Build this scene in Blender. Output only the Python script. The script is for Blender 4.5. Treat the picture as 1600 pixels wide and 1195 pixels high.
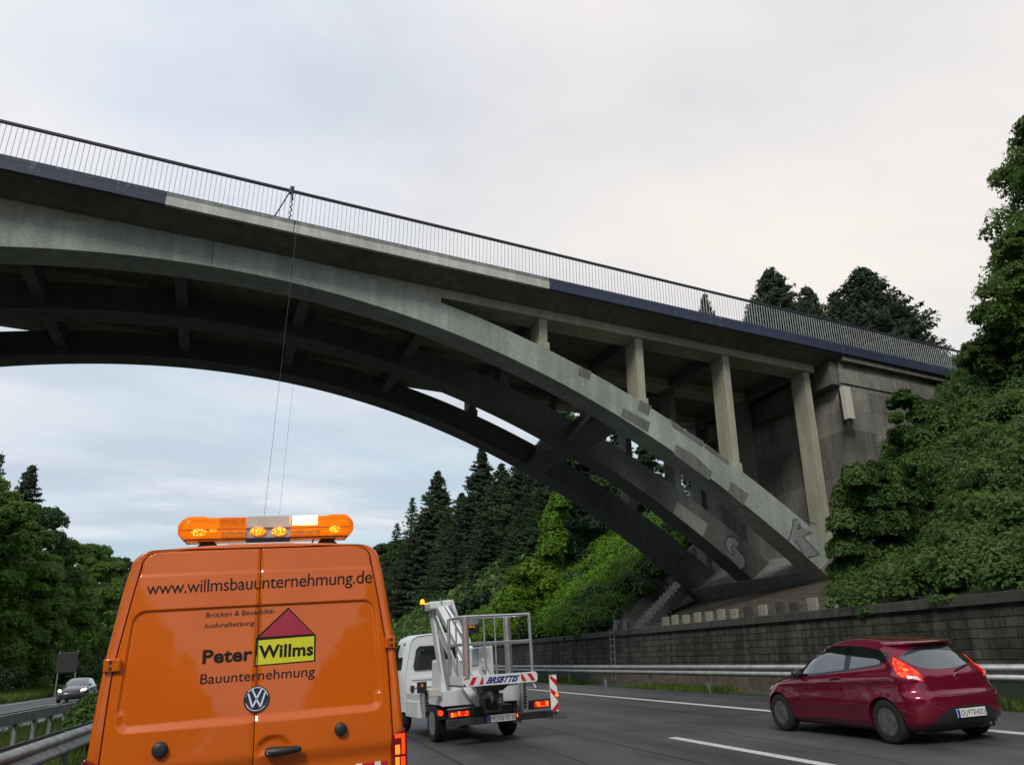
import bpy, bmesh, math, random
import numpy as np
from mathutils import Vector, Matrix
from mathutils.bvhtree import BVHTree
from mathutils.geometry import delaunay_2d_cdt
R = math.radians
random.seed(7); RNG = np.random.default_rng(7)
for o in list(bpy.data.objects): bpy.data.objects.remove(o)
SC = bpy.context.scene
COL = SC.collection
# ------------------------------------------------------------------ camera
FPX = 1190.0
YAW = math.atan2(380, math.hypot(FPX, 442.5)); PITCH = math.atan2(442.5, math.hypot(FPX, 0))
CAM = Vector((0, 0, 1.5))
cam = bpy.data.cameras.new('camera'); camo = bpy.data.objects.new('camera', cam); COL.objects.link(camo)
camo.location = CAM; camo.rotation_euler = (math.pi/2 + PITCH, 0, -YAW)
cam.sensor_width = 36; cam.lens = 36*FPX/1600; cam.clip_end = 5000; cam.clip_start = 0.05
SC.camera = camo
SC.render.resolution_x = 1024; SC.render.resolution_y = 764
FW = Vector((math.sin(YAW)*math.cos(PITCH), math.cos(YAW)*math.cos(PITCH), math.sin(PITCH)))
RT = Vector((math.cos(YAW), -math.sin(YAW), 0)); UP = RT.cross(FW)
def ray(x, y): return FW + RT*((x-800)/FPX) - UP*((y-597.5)/FPX)
# ------------------------------------------------------------------ sky and light
SUN_EL, SUN_AZ = 38, 215      # azimuth from +Y clockwise
w = bpy.data.worlds.new('World'); SC.world = w; w.use_nodes = True
nt = w.node_tree; N = nt.nodes; L = nt.links
for n in list(N): N.remove(n)
def node(nt, t, **k):
    n = nt.nodes.new(t)
    for a, b in k.items():
        if a.startswith('_'): n.inputs[a[1:].replace('_', ' ')].default_value = b
        else: setattr(n, a, b)
    return n
out = node(nt, 'ShaderNodeOutputWorld'); bg = node(nt, 'ShaderNodeBackground'); bg.inputs['Strength'].default_value = 0.089
L.new(bg.outputs[0], out.inputs[0])
sky = node(nt, 'ShaderNodeTexSky', sky_type='NISHITA', sun_disc=False)
sky.sun_elevation = R(SUN_EL); sky.sun_rotation = R(SUN_AZ); sky.air_density = 1.3; sky.dust_density = 2.0
tc = node(nt, 'ShaderNodeTexCoord')
sep = node(nt, 'ShaderNodeSeparateXYZ'); L.new(tc.outputs['Generated'], sep.inputs[0])
def math_n(nt, op, a, b=None, c=None):
    n = nt.nodes.new('ShaderNodeMath'); n.operation = op
    for i, v in enumerate((a, b, c)):
        if v is None: continue
        if isinstance(v, (int, float)): n.inputs[i].default_value = v
        else: nt.links.new(v, n.inputs[i])
    return n.outputs[0]
# project the direction on a flat cloud layer so that streaks foreshorten to the horizon
zz = math_n(nt, 'MAXIMUM', math_n(nt, 'ADD', sep.outputs[2], 0.09), 0.05)
cx_ = math_n(nt, 'DIVIDE', sep.outputs[0], zz); cy_ = math_n(nt, 'DIVIDE', sep.outputs[1], zz)
cmb = node(nt, 'ShaderNodeCombineXYZ'); L.new(cx_, cmb.inputs[0]); L.new(cy_, cmb.inputs[1])
mp = node(nt, 'ShaderNodeMapping'); mp.inputs['Scale'].default_value = (0.55, 0.8, 1); mp.inputs['Rotation'].default_value = (0, 0, 0.5); mp.inputs['Location'].default_value = (3.1, 1.7, 0)
L.new(cmb.outputs[0], mp.inputs[0])
n1 = node(nt, 'ShaderNodeTexNoise', _Scale=1.0, _Detail=7.0, _Roughness=0.52); L.new(mp.outputs[0], n1.inputs['Vector'])
n2 = node(nt, 'ShaderNodeTexNoise', _Scale=2.3, _Detail=6.0, _Roughness=0.5); L.new(mp.outputs[0], n2.inputs['Vector'])
# warm side to the right of the view, cool side to the left
wd = (ray(1330, 420)).normalized()
dot = node(nt, 'ShaderNodeVectorMath', operation='DOT_PRODUCT'); nrm = node(nt, 'ShaderNodeVectorMath', operation='NORMALIZE')
L.new(tc.outputs['Generated'], nrm.inputs[0]); L.new(nrm.outputs[0], dot.inputs[0]); dot.inputs[1].default_value = wd
warm = node(nt, 'ShaderNodeMapRange', interpolation_type='SMOOTHSTEP'); L.new(dot.outputs['Value'], warm.inputs[0])
warm.inputs[1].default_value = 0.70; warm.inputs[2].default_value = 1.0
def mix(nt, f, a, b, mode='MIX'):
    n = nt.nodes.new('ShaderNodeMix'); n.data_type = 'RGBA'; n.blend_type = mode
    for s, v in ((n.inputs[0], f), (n.inputs[6], a), (n.inputs[7], b)):
        if isinstance(v, (int, float)): s.default_value = v
        elif isinstance(v, tuple): s.default_value = (*v[:3], 1)
        else: nt.links.new(v, s)
    return n.outputs[2]
def ramp(nt, fac, stops):
    n = nt.nodes.new('ShaderNodeValToRGB'); nt.links.new(fac, n.inputs[0]); e = n.color_ramp.elements
    while len(e) < len(stops): e.new(0.5)
    for i, (p, c) in enumerate(stops):
        e[i].position = p; e[i].color = (*c, 1) if isinstance(c, tuple) else (c, c, c, 1)
    return n.outputs[0]
cool = mix(nt, 1.0, ramp(nt, n2.outputs[0], [(0.34, (.64, .71, .82)), (0.50, (.76, .81, .90)), (0.66, (.87, .88, .91))]), (10, 10, 10), 'MULTIPLY')
wrm = mix(nt, 1.0, ramp(nt, n2.outputs[0], [(0.34, (.78, .775, .80)), (0.50, (.88, .85, .835)), (0.66, (.97, .91, .86))]), (10, 10, 10), 'MULTIPLY')
cl = mix(nt, warm.outputs[0], cool, wrm)
lowb = node(nt, 'ShaderNodeMapRange', interpolation_type='SMOOTHSTEP'); L.new(sep.outputs[2], lowb.inputs[0])
lowb.inputs[1].default_value = 0.42; lowb.inputs[2].default_value = 0.10
gap = ramp(nt, n1.outputs[0], [(0.42, 1.0), (0.60, 0.0)])
gapf = math_n(nt, 'MULTIPLY', gap, lowb.outputs[0])
blue = mix(nt, 0.5, (4.6, 7.5, 9.6), sky.outputs[0])
blue = mix(nt, 0.25, blue, (6.5, 8.6, 9.6))
fin = mix(nt, gapf, cl, blue)
dk = math_n(nt, 'MULTIPLY', lowb.outputs[0], 0.75)
fin = mix(nt, math_n(nt, 'MULTIPLY', dk, ramp(nt, n2.outputs[0], [(0.44, 1.0), (0.56, 0.0)])), fin, (5.6, 6.4, 7.4))
L.new(fin, bg.inputs[0])
sl = bpy.data.lights.new('sun', 'SUN'); sl.energy = 1.9; sl.angle = R(14); sl.color = (1, 0.95, 0.88)
so = bpy.data.objects.new('sun', sl); COL.objects.link(so)
sd = Vector((math.sin(R(SUN_AZ))*math.cos(R(SUN_EL)), math.cos(R(SUN_AZ))*math.cos(R(SUN_EL)), math.sin(R(SUN_EL))))
so.rotation_euler = sd.to_track_quat('Z', 'Y').to_euler()
SC.view_settings.view_transform = 'Standard'; SC.view_settings.look = 'None'
SC.view_settings.exposure = 0.14; SC.view_settings.gamma = 1.0
# ------------------------------------------------------------------ frames
TILT = math.atan(0.06)                       # the carriageway is superelevated: right side higher
ROLL = Matrix.Rotation(-TILT, 4, 'Y')
def W2R(p): return ROLL.inverted() @ p       # world -> road frame
CR = W2R(CAM)
def rayR(x, y): return (ROLL.inverted().to_3x3() @ ray(x, y))
def at(x, y, Y):                              # pixel -> road-frame point on the cross-section at Y
    d = rayR(x, y); return CR + d*((Y-CR.y)/d.y)
def atg(x, y, z=0):                           # pixel -> road-frame point at height z
    d = rayR(x, y); return CR + d*((z-CR.z)/d.z)
BV = Vector((0.98978, 0.1426024, 0)).normalized(); NV = Vector((-BV.y, BV.x, 0))   # bridge axis, away from viewer
D0 = 20.0
def bp(u, o, z): return BV*u + NV*(D0+o) + Vector((0, 0, z))
def uz(x, y, o):
    d = ray(x, y); t = (NV*(D0+o)-CAM).dot(NV)/d.dot(NV); p = CAM + d*t
    return p.dot(BV), p.z
# ------------------------------------------------------------------ materials
MATS = {}
def newmat(name):
    m = bpy.data.materials.new(name); m.use_nodes = True; MATS[name] = m
    t = m.node_tree; b = t.nodes['Principled BSDF']; return m, t, b
def lin(r, g, b):
    f = lambda c: (c/255/12.92) if c/255 <= 0.04045 else ((c/255+0.055)/1.055)**2.4
    return (f(r), f(g), f(b))
def plain(name, c, rough=0.5, metal=0.0, var=0.12, scale=6, coat=0.0, bump=0.0, spec=0.5):
    m, t, b = newmat(name)
    tcx = node(t, 'ShaderNodeTexCoord'); n = node(t, 'ShaderNodeTexNoise', _Scale=scale, _Detail=5.0)
    t.links.new(tcx.outputs['Object'], n.inputs['Vector'])
    lo = tuple(x*(1-var) for x in c); hi = tuple(min(1, x*(1+var)) for x in c)
    t.links.new(ramp(t, n.outputs[0], [(0.3, lo), (0.7, hi)]), b.inputs['Base Color'])
    b.inputs['Roughness'].default_value = rough; b.inputs['Metallic'].default_value = metal
    b.inputs['Coat Weight'].default_value = coat; b.inputs['Coat Roughness'].default_value = 0.04
    b.inputs['Specular IOR Level'].default_value = spec
    if bump:
        bn = node(t, 'ShaderNodeBump', _Strength=bump, _Distance=0.02); t.links.new(n.outputs[0], bn.inputs['Height']); t.links.new(bn.outputs[0], b.inputs['Normal'])
    return m
def emis(name, c, s, base=(0.1, 0.02, 0.0)):
    m, t, b = newmat(name); b.inputs['Base Color'].default_value = (*base, 1)
    b.inputs['Emission Color'].default_value = (*c, 1); b.inputs['Emission Strength'].default_value = s; b.inputs['Roughness'].default_value = 0.15
    return m
def emis_cells(name, c1, c2, s1, s2, scale=30):
    m, t, b = newmat(name); b.inputs['Base Color'].default_value = (*[x*0.3 for x in c1], 1); b.inputs['Roughness'].default_value = 0.12
    tcx = node(t, 'ShaderNodeTexCoord'); v = node(t, 'ShaderNodeTexVoronoi', _Scale=scale); t.links.new(tcx.outputs['Object'], v.inputs['Vector'])
    t.links.new(ramp(t, v.outputs['Distance'], [(0.1, c2), (0.6, c1)]), b.inputs['Emission Color'])
    mr = node(t, 'ShaderNodeMapRange'); t.links.new(v.outputs['Distance'], mr.inputs[0]); mr.inputs[1].default_value = 0; mr.inputs[2].default_value = 0.6; mr.inputs[3].default_value = s2; mr.inputs[4].default_value = s1
    t.links.new(mr.outputs[0], b.inputs['Emission Strength'])
    return m
def concrete(name, c, stain=0.5, dark=0.5, rough=0.85, scale=1.0, moss=0.0):
    m, t, b = newmat(name)
    tcx = node(t, 'ShaderNodeTexCoord'); o = tcx.outputs['Object']
    big = node(t, 'ShaderNodeTexNoise', _Scale=0.35*scale, _Detail=8.0, _Roughness=0.6); t.links.new(o, big.inputs['Vector'])
    fine = node(t, 'ShaderNodeTexNoise', _Scale=14*scale, _Detail=6.0, _Roughness=0.7); t.links.new(o, fine.inputs['Vector'])
    mpx = node(t, 'ShaderNodeMapping'); mpx.inputs['Scale'].default_value = (3.0*scale, 3.0*scale, 0.22*scale); t.links.new(o, mpx.inputs[0])
    st = node(t, 'ShaderNodeTexNoise', _Scale=1.0, _Detail=7.0, _Roughness=0.62); t.links.new(mpx.outputs[0], st.inputs['Vector'])
    a = ramp(t, big.outputs[0], [(0.30, tuple(x*dark for x in c)), (0.46, tuple(x*0.88 for x in c)), (0.62, c), (0.8, tuple(min(1, x*1.15) for x in c))])
    f = ramp(t, st.outputs[0], [(0.44, 1.0), (0.62, 0.0)])
    a = mix(t, math_n(t, 'MULTIPLY', f, stain), a, tuple(x*0.35 for x in c))
    if moss: 
        g = ramp(t, big.outputs[0], [(0.5, 0.0), (0.7, 1.0)]); a = mix(t, math_n(t, 'MULTIPLY', g, moss), a, (0.035, 0.045, 0.02))
    g = ramp(t, fine.outputs[0], [(0.3, 0.78), (0.7, 1.15)])
    a = mix(t, 1.0, a, g, 'MULTIPLY')
    t.links.new(a, b.inputs['Base Color']); b.inputs['Roughness'].default_value = rough; b.inputs['Specular IOR Level'].default_value = 0.25
    bn = node(t, 'ShaderNodeBump', _Strength=0.35, _Distance=0.015); t.links.new(fine.outputs[0], bn.inputs['Height']); t.links.new(bn.outputs[0], b.inputs['Normal'])
    return m
def blocks(name, c, bw, bh, mortar, axes=(1, 2), stain=0.5, bump=0.6):
    m, t, b = newmat(name)
    tcx = node(t, 'ShaderNodeTexCoord'); s = node(t, 'ShaderNodeSeparateXYZ'); t.links.new(tcx.outputs['Object'], s.inputs[0])
    cb = node(t, 'ShaderNodeCombineXYZ'); t.links.new(s.outputs[axes[0]], cb.inputs[0]); t.links.new(s.outputs[axes[1]], cb.inputs[1])
    wob = node(t, 'ShaderNodeTexNoise', _Scale=2.0, _Detail=3.0); t.links.new(tcx.outputs['Object'], wob.inputs['Vector'])
    vm = node(t, 'ShaderNodeVectorMath', operation='MULTIPLY_ADD'); t.links.new(wob.outputs['Color'], vm.inputs[0]); vm.inputs[1].default_value = (0.05, 0.05, 0); t.links.new(cb.outputs[0], vm.inputs[2])
    br = node(t, 'ShaderNodeTexBrick', _Scale=1.0); br.inputs['Brick Width'].default_value = bw; br.inputs['Row Height'].default_value = bh
    br.inputs['Mortar Size'].default_value = mortar; br.inputs['Mortar Smooth'].default_value = 0.5; br.inputs['Bias'].default_value = 0.0
    br.inputs['Color1'].default_value = (*[x*0.65 for x in c], 1); br.inputs['Color2'].default_value = (*[x*1.3 for x in c], 1); br.inputs['Mortar'].default_value = (*[x*0.5 for x in c], 1)
    t.links.new(vm.outputs[0], br.inputs['Vector'])
    big = node(t, 'ShaderNodeTexNoise', _Scale=0.5, _Detail=8.0, _Roughness=0.65); t.links.new(tcx.outputs['Object'], big.inputs['Vector'])
    fine = node(t, 'ShaderNodeTexNoise', _Scale=18.0, _Detail=6.0, _Roughness=0.7); t.links.new(tcx.outputs['Object'], fine.inputs['Vector'])
    mpx = node(t, 'ShaderNodeMapping'); mpx.inputs['Scale'].default_value = (3.5, 3.5, 0.25); t.links.new(tcx.outputs['Object'], mpx.inputs[0])
    st = node(t, 'ShaderNodeTexNoise', _Scale=1.0, _Detail=7.0, _Roughness=0.65); t.links.new(mpx.outputs[0], st.inputs['Vector'])
    a = mix(t, 1.0, br.outputs[0], ramp(t, big.outputs[0], [(0.3, 0.55), (0.7, 1.35)]), 'MULTIPLY')
    a = mix(t, math_n(t, 'MULTIPLY', ramp(t, st.outputs[0], [(0.5, 0.0), (0.68, 1.0)]), stain*0.5), a, tuple(x*2.2 for x in c))
    a = mix(t, math_n(t, 'MULTIPLY', ramp(t, st.outputs[0], [(0.36, 1.0), (0.5, 0.0)]), stain), a, tuple(x*0.4 for x in c))
    a = mix(t, 1.0, a, ramp(t, fine.outputs[0], [(0.3, 0.65), (0.7, 1.3)]), 'MULTIPLY')
    t.links.new(a, b.inputs['Base Color']); b.inputs['Roughness'].default_value = 0.9; b.inputs['Specular IOR Level'].default_value = 0.2
    hh = math_n(t, 'MULTIPLY_ADD', br.outputs['Fac'], -1.0, math_n(t, 'MULTIPLY', fine.outputs[0], 0.8))
    bn = node(t, 'ShaderNodeBump', _Strength=bump, _Distance=0.03); t.links.new(hh, bn.inputs['Height']); t.links.new(bn.outputs[0], b.inputs['Normal'])
    return m
def foliage(name, dark, light, trans=0.35, noise=0.5):
    m, t, b = newmat(name)
    at_ = node(t, 'ShaderNodeAttribute', attribute_name='leafvar'); tcx = node(t, 'ShaderNodeTexCoord')
    nz = node(t, 'ShaderNodeTexNoise', _Scale=noise, _Detail=3.0); t.links.new(tcx.outputs['Object'], nz.inputs['Vector'])
    f = math_n(t, 'ADD', math_n(t, 'MULTIPLY', at_.outputs['Fac'], 0.6), math_n(t, 'MULTIPLY', ramp(t, nz.outputs[0], [(0.35, 0.0), (0.65, 1.0)]), 0.4))
    c = mix(t, f, dark, light)
    t.links.new(c, b.inputs['Base Color']); b.inputs['Roughness'].default_value = 0.6; b.inputs['Specular IOR Level'].default_value = 0.25
    tr = node(t, 'ShaderNodeBsdfTranslucent'); c2 = mix(t, 0.5, c, light); t.links.new(c2, tr.inputs[0])
    ms = node(t, 'ShaderNodeMixShader'); ms.inputs[0].default_value = trans
    t.links.new(b.outputs[0], ms.inputs[1]); t.links.new(tr.outputs[0], ms.inputs[2])
    t.links.new(ms.outputs[0], t.nodes['Material Output'].inputs[0])
    return m
def asphalt(name, c, seed=0.0):
    m, t, b = newmat(name)
    tcx = node(t, 'ShaderNodeTexCoord'); o = tcx.outputs['Object']
    fine = node(t, 'ShaderNodeTexNoise', _Scale=90.0, _Detail=4.0, _Roughness=0.8); t.links.new(o, fine.inputs['Vector'])
    mpx = node(t, 'ShaderNodeMapping'); mpx.inputs['Scale'].default_value = (1.1, 0.03, 1); mpx.inputs['Location'].default_value = (seed, seed, 0); t.links.new(o, mpx.inputs[0])
    lane = node(t, 'ShaderNodeTexNoise', _Scale=1.0, _Detail=4.0); t.links.new(mpx.outputs[0], lane.inputs['Vector'])
    big = node(t, 'ShaderNodeTexNoise', _Scale=0.4, _Detail=7.0, _Roughness=0.65); t.links.new(o, big.inputs['Vector'])
    a = ramp(t, lane.outputs[0], [(0.35, tuple(x*0.66 for x in c)), (0.65, tuple(x*1.3 for x in c))])
    a = mix(t, 1.0, a, ramp(t, big.outputs[0], [(0.3, 0.7), (0.7, 1.25)]), 'MULTIPLY')
    a = mix(t, 1.0, a, ramp(t, fine.outputs[0], [(0.35, 0.55), (0.6, 1.3), (0.75, 2.0)]), 'MULTIPLY')
    t.links.new(a, b.inputs['Base Color'])
    t.links.new(ramp(t, big.outputs[0], [(0.3, 0.42), (0.7, 0.66)]), b.inputs['Roughness']); b.inputs['Specular IOR Level'].default_value = 0.5
    bn = node(t, 'ShaderNodeBump', _Strength=0.5, _Distance=0.006); t.links.new(fine.outputs[0], bn.inputs['Height']); t.links.new(bn.outputs[0], b.inputs['Normal'])
    return m
def paint(name, c, rough=0.35, flake=0.0, coat=1.0, metal=0.0):
    m, t, b = newmat(name)
    tcx = node(t, 'ShaderNodeTexCoord'); n = node(t, 'ShaderNodeTexNoise', _Scale=2.2, _Detail=7.0, _Roughness=0.65); t.links.new(tcx.outputs['Object'], n.inputs['Vector'])
    t.links.new(ramp(t, n.outputs[0], [(0.35, tuple(x*0.9 for x in c)), (0.7, c)]), b.inputs['Base Color'])
    b.inputs['Roughness'].default_value = rough; b.inputs['Metallic'].default_value = metal; b.inputs['Coat Weight'].default_value = coat; b.inputs['Specular IOR Level'].default_value = 0.15
    t.links.new(ramp(t, n.outputs[0], [(0.4, 0.02), (0.75, 0.10)]), b.inputs['Coat Roughness'])
    return m
asphalt('asphalt', (0.060, 0.062, 0.065)); asphalt('asphalt_far', (0.085, 0.088, 0.092), 5.0)
m, t, b = newmat('road_paint'); tcx = node(t, 'ShaderNodeTexCoord'); n = node(t, 'ShaderNodeTexNoise', _Scale=28.0, _Detail=7.0, _Roughness=0.75); t.links.new(tcx.outputs['Object'], n.inputs['Vector'])
t.links.new(ramp(t, n.outputs[0], [(0.36, (0.10, 0.10, 0.10)), (0.45, (0.50, 0.51, 0.50)), (0.7, (0.66, 0.67, 0.66))]), b.inputs['Base Color']); b.inputs['Roughness'].default_value = 0.7
plain('joint', (0.015, 0.015, 0.016), 0.7)
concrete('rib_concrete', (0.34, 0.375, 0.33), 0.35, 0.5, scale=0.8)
concrete('rib_shaded', (0.12, 0.13, 0.12), 0.3, 0.6, scale=0.8)  # rib concrete darkened: the shade under the deck is put into its colour
concrete('column_shaded', (0.19, 0.19, 0.165), 0.3, 0.6, scale=0.8)  # column concrete darkened the same way for the shaded inner rows
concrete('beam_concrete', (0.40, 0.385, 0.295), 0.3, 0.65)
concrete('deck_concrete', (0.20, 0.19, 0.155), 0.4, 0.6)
concrete('patch_concrete', (0.17, 0.175, 0.162), 0.4, 0.6, scale=2)
concrete('patch_light', (0.27, 0.28, 0.25), 0.2, 0.8, scale=2)
concrete('fascia_light', (0.60, 0.61, 0.55), 0.35, 0.75)
concrete('fascia_cap', (0.30, 0.31, 0.29), 0.5, 0.7)
concrete('abutment', (0.19, 0.185, 0.165), 0.55, 0.4, moss=0.3)
blocks('abutment_blocks', (0.19, 0.185, 0.162), 3.4, 0.85, 0.006, axes=(0, 2), stain=0.35, bump=0.5)
concrete('footing', (0.26, 0.26, 0.245), 0.4, 0.6); concrete('block_concrete', (0.36, 0.36, 0.28), 0.4, 0.5, scale=2, moss=0.3)
def navy():
    m, t, b = newmat('navy_paint'); tcx = node(t, 'ShaderNodeTexCoord'); o = tcx.outputs['Object']
    mpx = node(t, 'ShaderNodeMapping'); mpx.inputs['Scale'].default_value = (5, 5, 1.2); t.links.new(o, mpx.inputs[0])
    n = node(t, 'ShaderNodeTexNoise', _Scale=1.0, _Detail=8.0, _Roughness=0.75); t.links.new(mpx.outputs[0], n.inputs['Vector'])
    n2 = node(t, 'ShaderNodeTexNoise', _Scale=0.6, _Detail=3.0); t.links.new(o, n2.inputs['Vector'])
    f = math_n(t, 'MULTIPLY', ramp(t, n.outputs[0], [(0.56, 0.0), (0.66, 1.0)]), ramp(t, n2.outputs[0], [(0.5, 0.0), (0.62, 1.0)]))
    a = ramp(t, n.outputs[0], [(0.3, (0.013, 0.018, 0.038)), (0.7, (0.026, 0.036, 0.078))])
    t.links.new(mix(t, f, a, (0.3, 0.31, 0.31)), b.inputs['Base Color']); b.inputs['Roughness'].default_value = 0.6
navy()
blocks('wall_stone', (0.062, 0.060, 0.052), 0.47, 0.205, 0.022, axes=(1, 2), stain=0.75, bump=1.0)
concrete('coping', (0.085, 0.085, 0.075), 0.5, 0.6, scale=2, moss=0.4)
plain('soil', (0.06, 0.047, 0.034), 0.95, var=0.5, scale=3, bump=0.6); plain('undergreen', (0.010, 0.018, 0.007), 0.95, var=0.5, scale=2, bump=0.5)
plain('grassbase', (0.04, 0.062, 0.018), 0.95, var=0.4, scale=2)
plain('bark', (0.05, 0.04, 0.03), 0.9, var=0.4, scale=8, bump=0.5)
plain('galv', (0.28, 0.29, 0.29), 0.5, 0.55, var=0.25, scale=5); plain('galv_dark', (0.22, 0.23, 0.23), 0.6, 0.4, var=0.3, scale=4)
plain('rail_dark', (0.022, 0.022, 0.032), 0.45, 0.2); plain('baluster', (0.14, 0.145, 0.15), 0.45, 0.3)
plain('baluster', (0.46, 0.465, 0.47), 0.4, 0.1)
plain('rope', (0.10, 0.10, 0.10), 0.9); plain('black_plastic', (0.018, 0.018, 0.019), 0.45); plain('rubber', (0.012, 0.012, 0.012), 0.8, bump=0.2, scale=30)
plain('black_gloss', (0.008, 0.008, 0.009), 0.1); plain('chrome', (0.75, 0.76, 0.78), 0.12, 1.0, var=0.02)
plain('steel_dark', (0.05, 0.05, 0.05), 0.5, 0.5, var=0.4); plain('alu', (0.62, 0.63, 0.64), 0.32, 0.85, var=0.12)
plain('alu_pink_reflection', (0.62, 0.50, 0.47), 0.3, 0.7, var=0.12)  # aluminium with a pinkish reflection put into its base colour
paint('van_orange', (0.65, 0.120, 0.002), 0.34); paint('van_dark', (0.36, 0.06, 0.006), 0.4)
paint('car_red', (0.19, 0.004, 0.028), 0.30, metal=0.45); paint('truck_white', (0.68, 0.70, 0.71), 0.35, coat=0.6)
paint('silver_paint', (0.07, 0.073, 0.08), 0.3, metal=0.4)
plain('sign_red', (0.55, 0.012, 0.02), 0.4, var=0.1); plain('sign_white', (0.72, 0.72, 0.70), 0.45, var=0.1, scale=12)
plain('logo_red', (0.34, 0.012, 0.035), 0.4, var=0.03); plain('logo_yellow', (0.62, 0.60, 0.01), 0.4, var=0.03); plain('text_dark', (0.014, 0.009, 0.007), 0.6, var=0.02, spec=0.2)
plain('text_blue', (0.012, 0.016, 0.16), 0.5, var=0.02); plain('plate_blue', (0.01, 0.05, 0.3), 0.4, var=0.02)
plain('grey_panel', (0.33, 0.36, 0.39), 0.45, var=0.1, scale=9); plain('beige_box', (0.5, 0.48, 0.4), 0.5); plain('mech_grey', (0.11, 0.11, 0.11), 0.5, 0.3, var=0.5, scale=12)
plain('teal', (0.18, 0.55, 0.5), 0.6); plain('yellow_tag', (0.6, 0.5, 0.02), 0.5); plain('graffiti_grey', (0.19, 0.195, 0.20), 0.7, var=0.15); plain('graffiti_black', (0.02, 0.02, 0.022), 0.8)
m, t, b = newmat('glass'); b.inputs['Base Color'].default_value = (0.012, 0.015, 0.016, 1); b.inputs['Roughness'].default_value = 0.03; b.inputs['Specular IOR Level'].default_value = 1.0; b.inputs['Coat Weight'].default_value = 1.0; b.inputs['Coat Roughness'].default_value = 0.02; b.inputs['IOR'].default_value = 1.7
m, t, b = newmat('amber_lens'); b.inputs['Base Color'].default_value = (0.95, 0.26, 0.01, 1); b.inputs['Roughness'].default_value = 0.12; b.inputs['Transmission Weight'].default_value = 0.55; b.inputs['IOR'].default_value = 1.15; b.inputs['Emission Color'].default_value = (1, 0.22, 0.0, 1); b.inputs['Emission Strength'].default_value = 0.22
plain('amber_solid', (0.75, 0.23, 0.01), 0.3, var=0.3, scale=30); plain('grey_lens', (0.55, 0.50, 0.44), 0.25)
emis('lamp_white', (1.0, 0.80, 0.38), 4.0, (1, .8, .4)); emis_cells('lamp_amber', (1, 0.18, 0.0), (1, 0.5, 0.05), 1.1, 3.6, 60)
emis('beacon_glow', (1.0, 0.24, 0.0), 3.6); emis_cells('tail_red', (0.75, 0.008, 0.004), (1.0, 0.10, 0.01), 0.75, 2.5, 14)
emis('tail_bright', (1.0, 0.045, 0.004), 1.5); emis('tail_core', (1.0, 0.16, 0.01), 2.2); plain('tail_dark', (0.16, 0.004, 0.008), 0.12, var=0.1)
emis('headlight', (1.0, 0.86, 0.55), 7.0, (1, 1, 1)); emis('red_soft', (0.9, 0.01, 0.02), 0.95, (0.4, 0, 0.01))
plain('head_glass', (0.75, 0.77, 0.8), 0.1, 0.3)
foliage('leaf_spruce', (0.022, 0.034, 0.020), (0.085, 0.12, 0.06), 0.3, 0.3)
foliage('leaf_spruce_dark', (0.016, 0.025, 0.017), (0.060, 0.085, 0.048), 0.28, 0.3)
foliage('leaf_forest', (0.035, 0.075, 0.016), (0.17, 0.29, 0.05), 0.4, 0.22)
foliage('leaf_forest_dark', (0.014, 0.032, 0.012), (0.065, 0.125, 0.035), 0.3, 0.25)
foliage('leaf_ivy', (0.022, 0.060, 0.008), (0.18, 0.34, 0.025), 0.35, 0.8)
foliage('leaf_slope', (0.024, 0.050, 0.014), (0.125, 0.225, 0.050), 0.38, 0.6)
foliage('leaf_near', (0.026, 0.052, 0.013), (0.14, 0.23, 0.045), 0.42, 0.5)
foliage('leaf_mid', (0.010, 0.026, 0.012), (0.035, 0.08, 0.035), 0.25, 0.4)
foliage('grass', (0.035, 0.06, 0.012), (0.13, 0.20, 0.035), 0.3, 0.8)
foliage('grass_dry', (0.07, 0.075, 0.03), (0.16, 0.17, 0.07), 0.3, 0.8)
M = MATS
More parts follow.
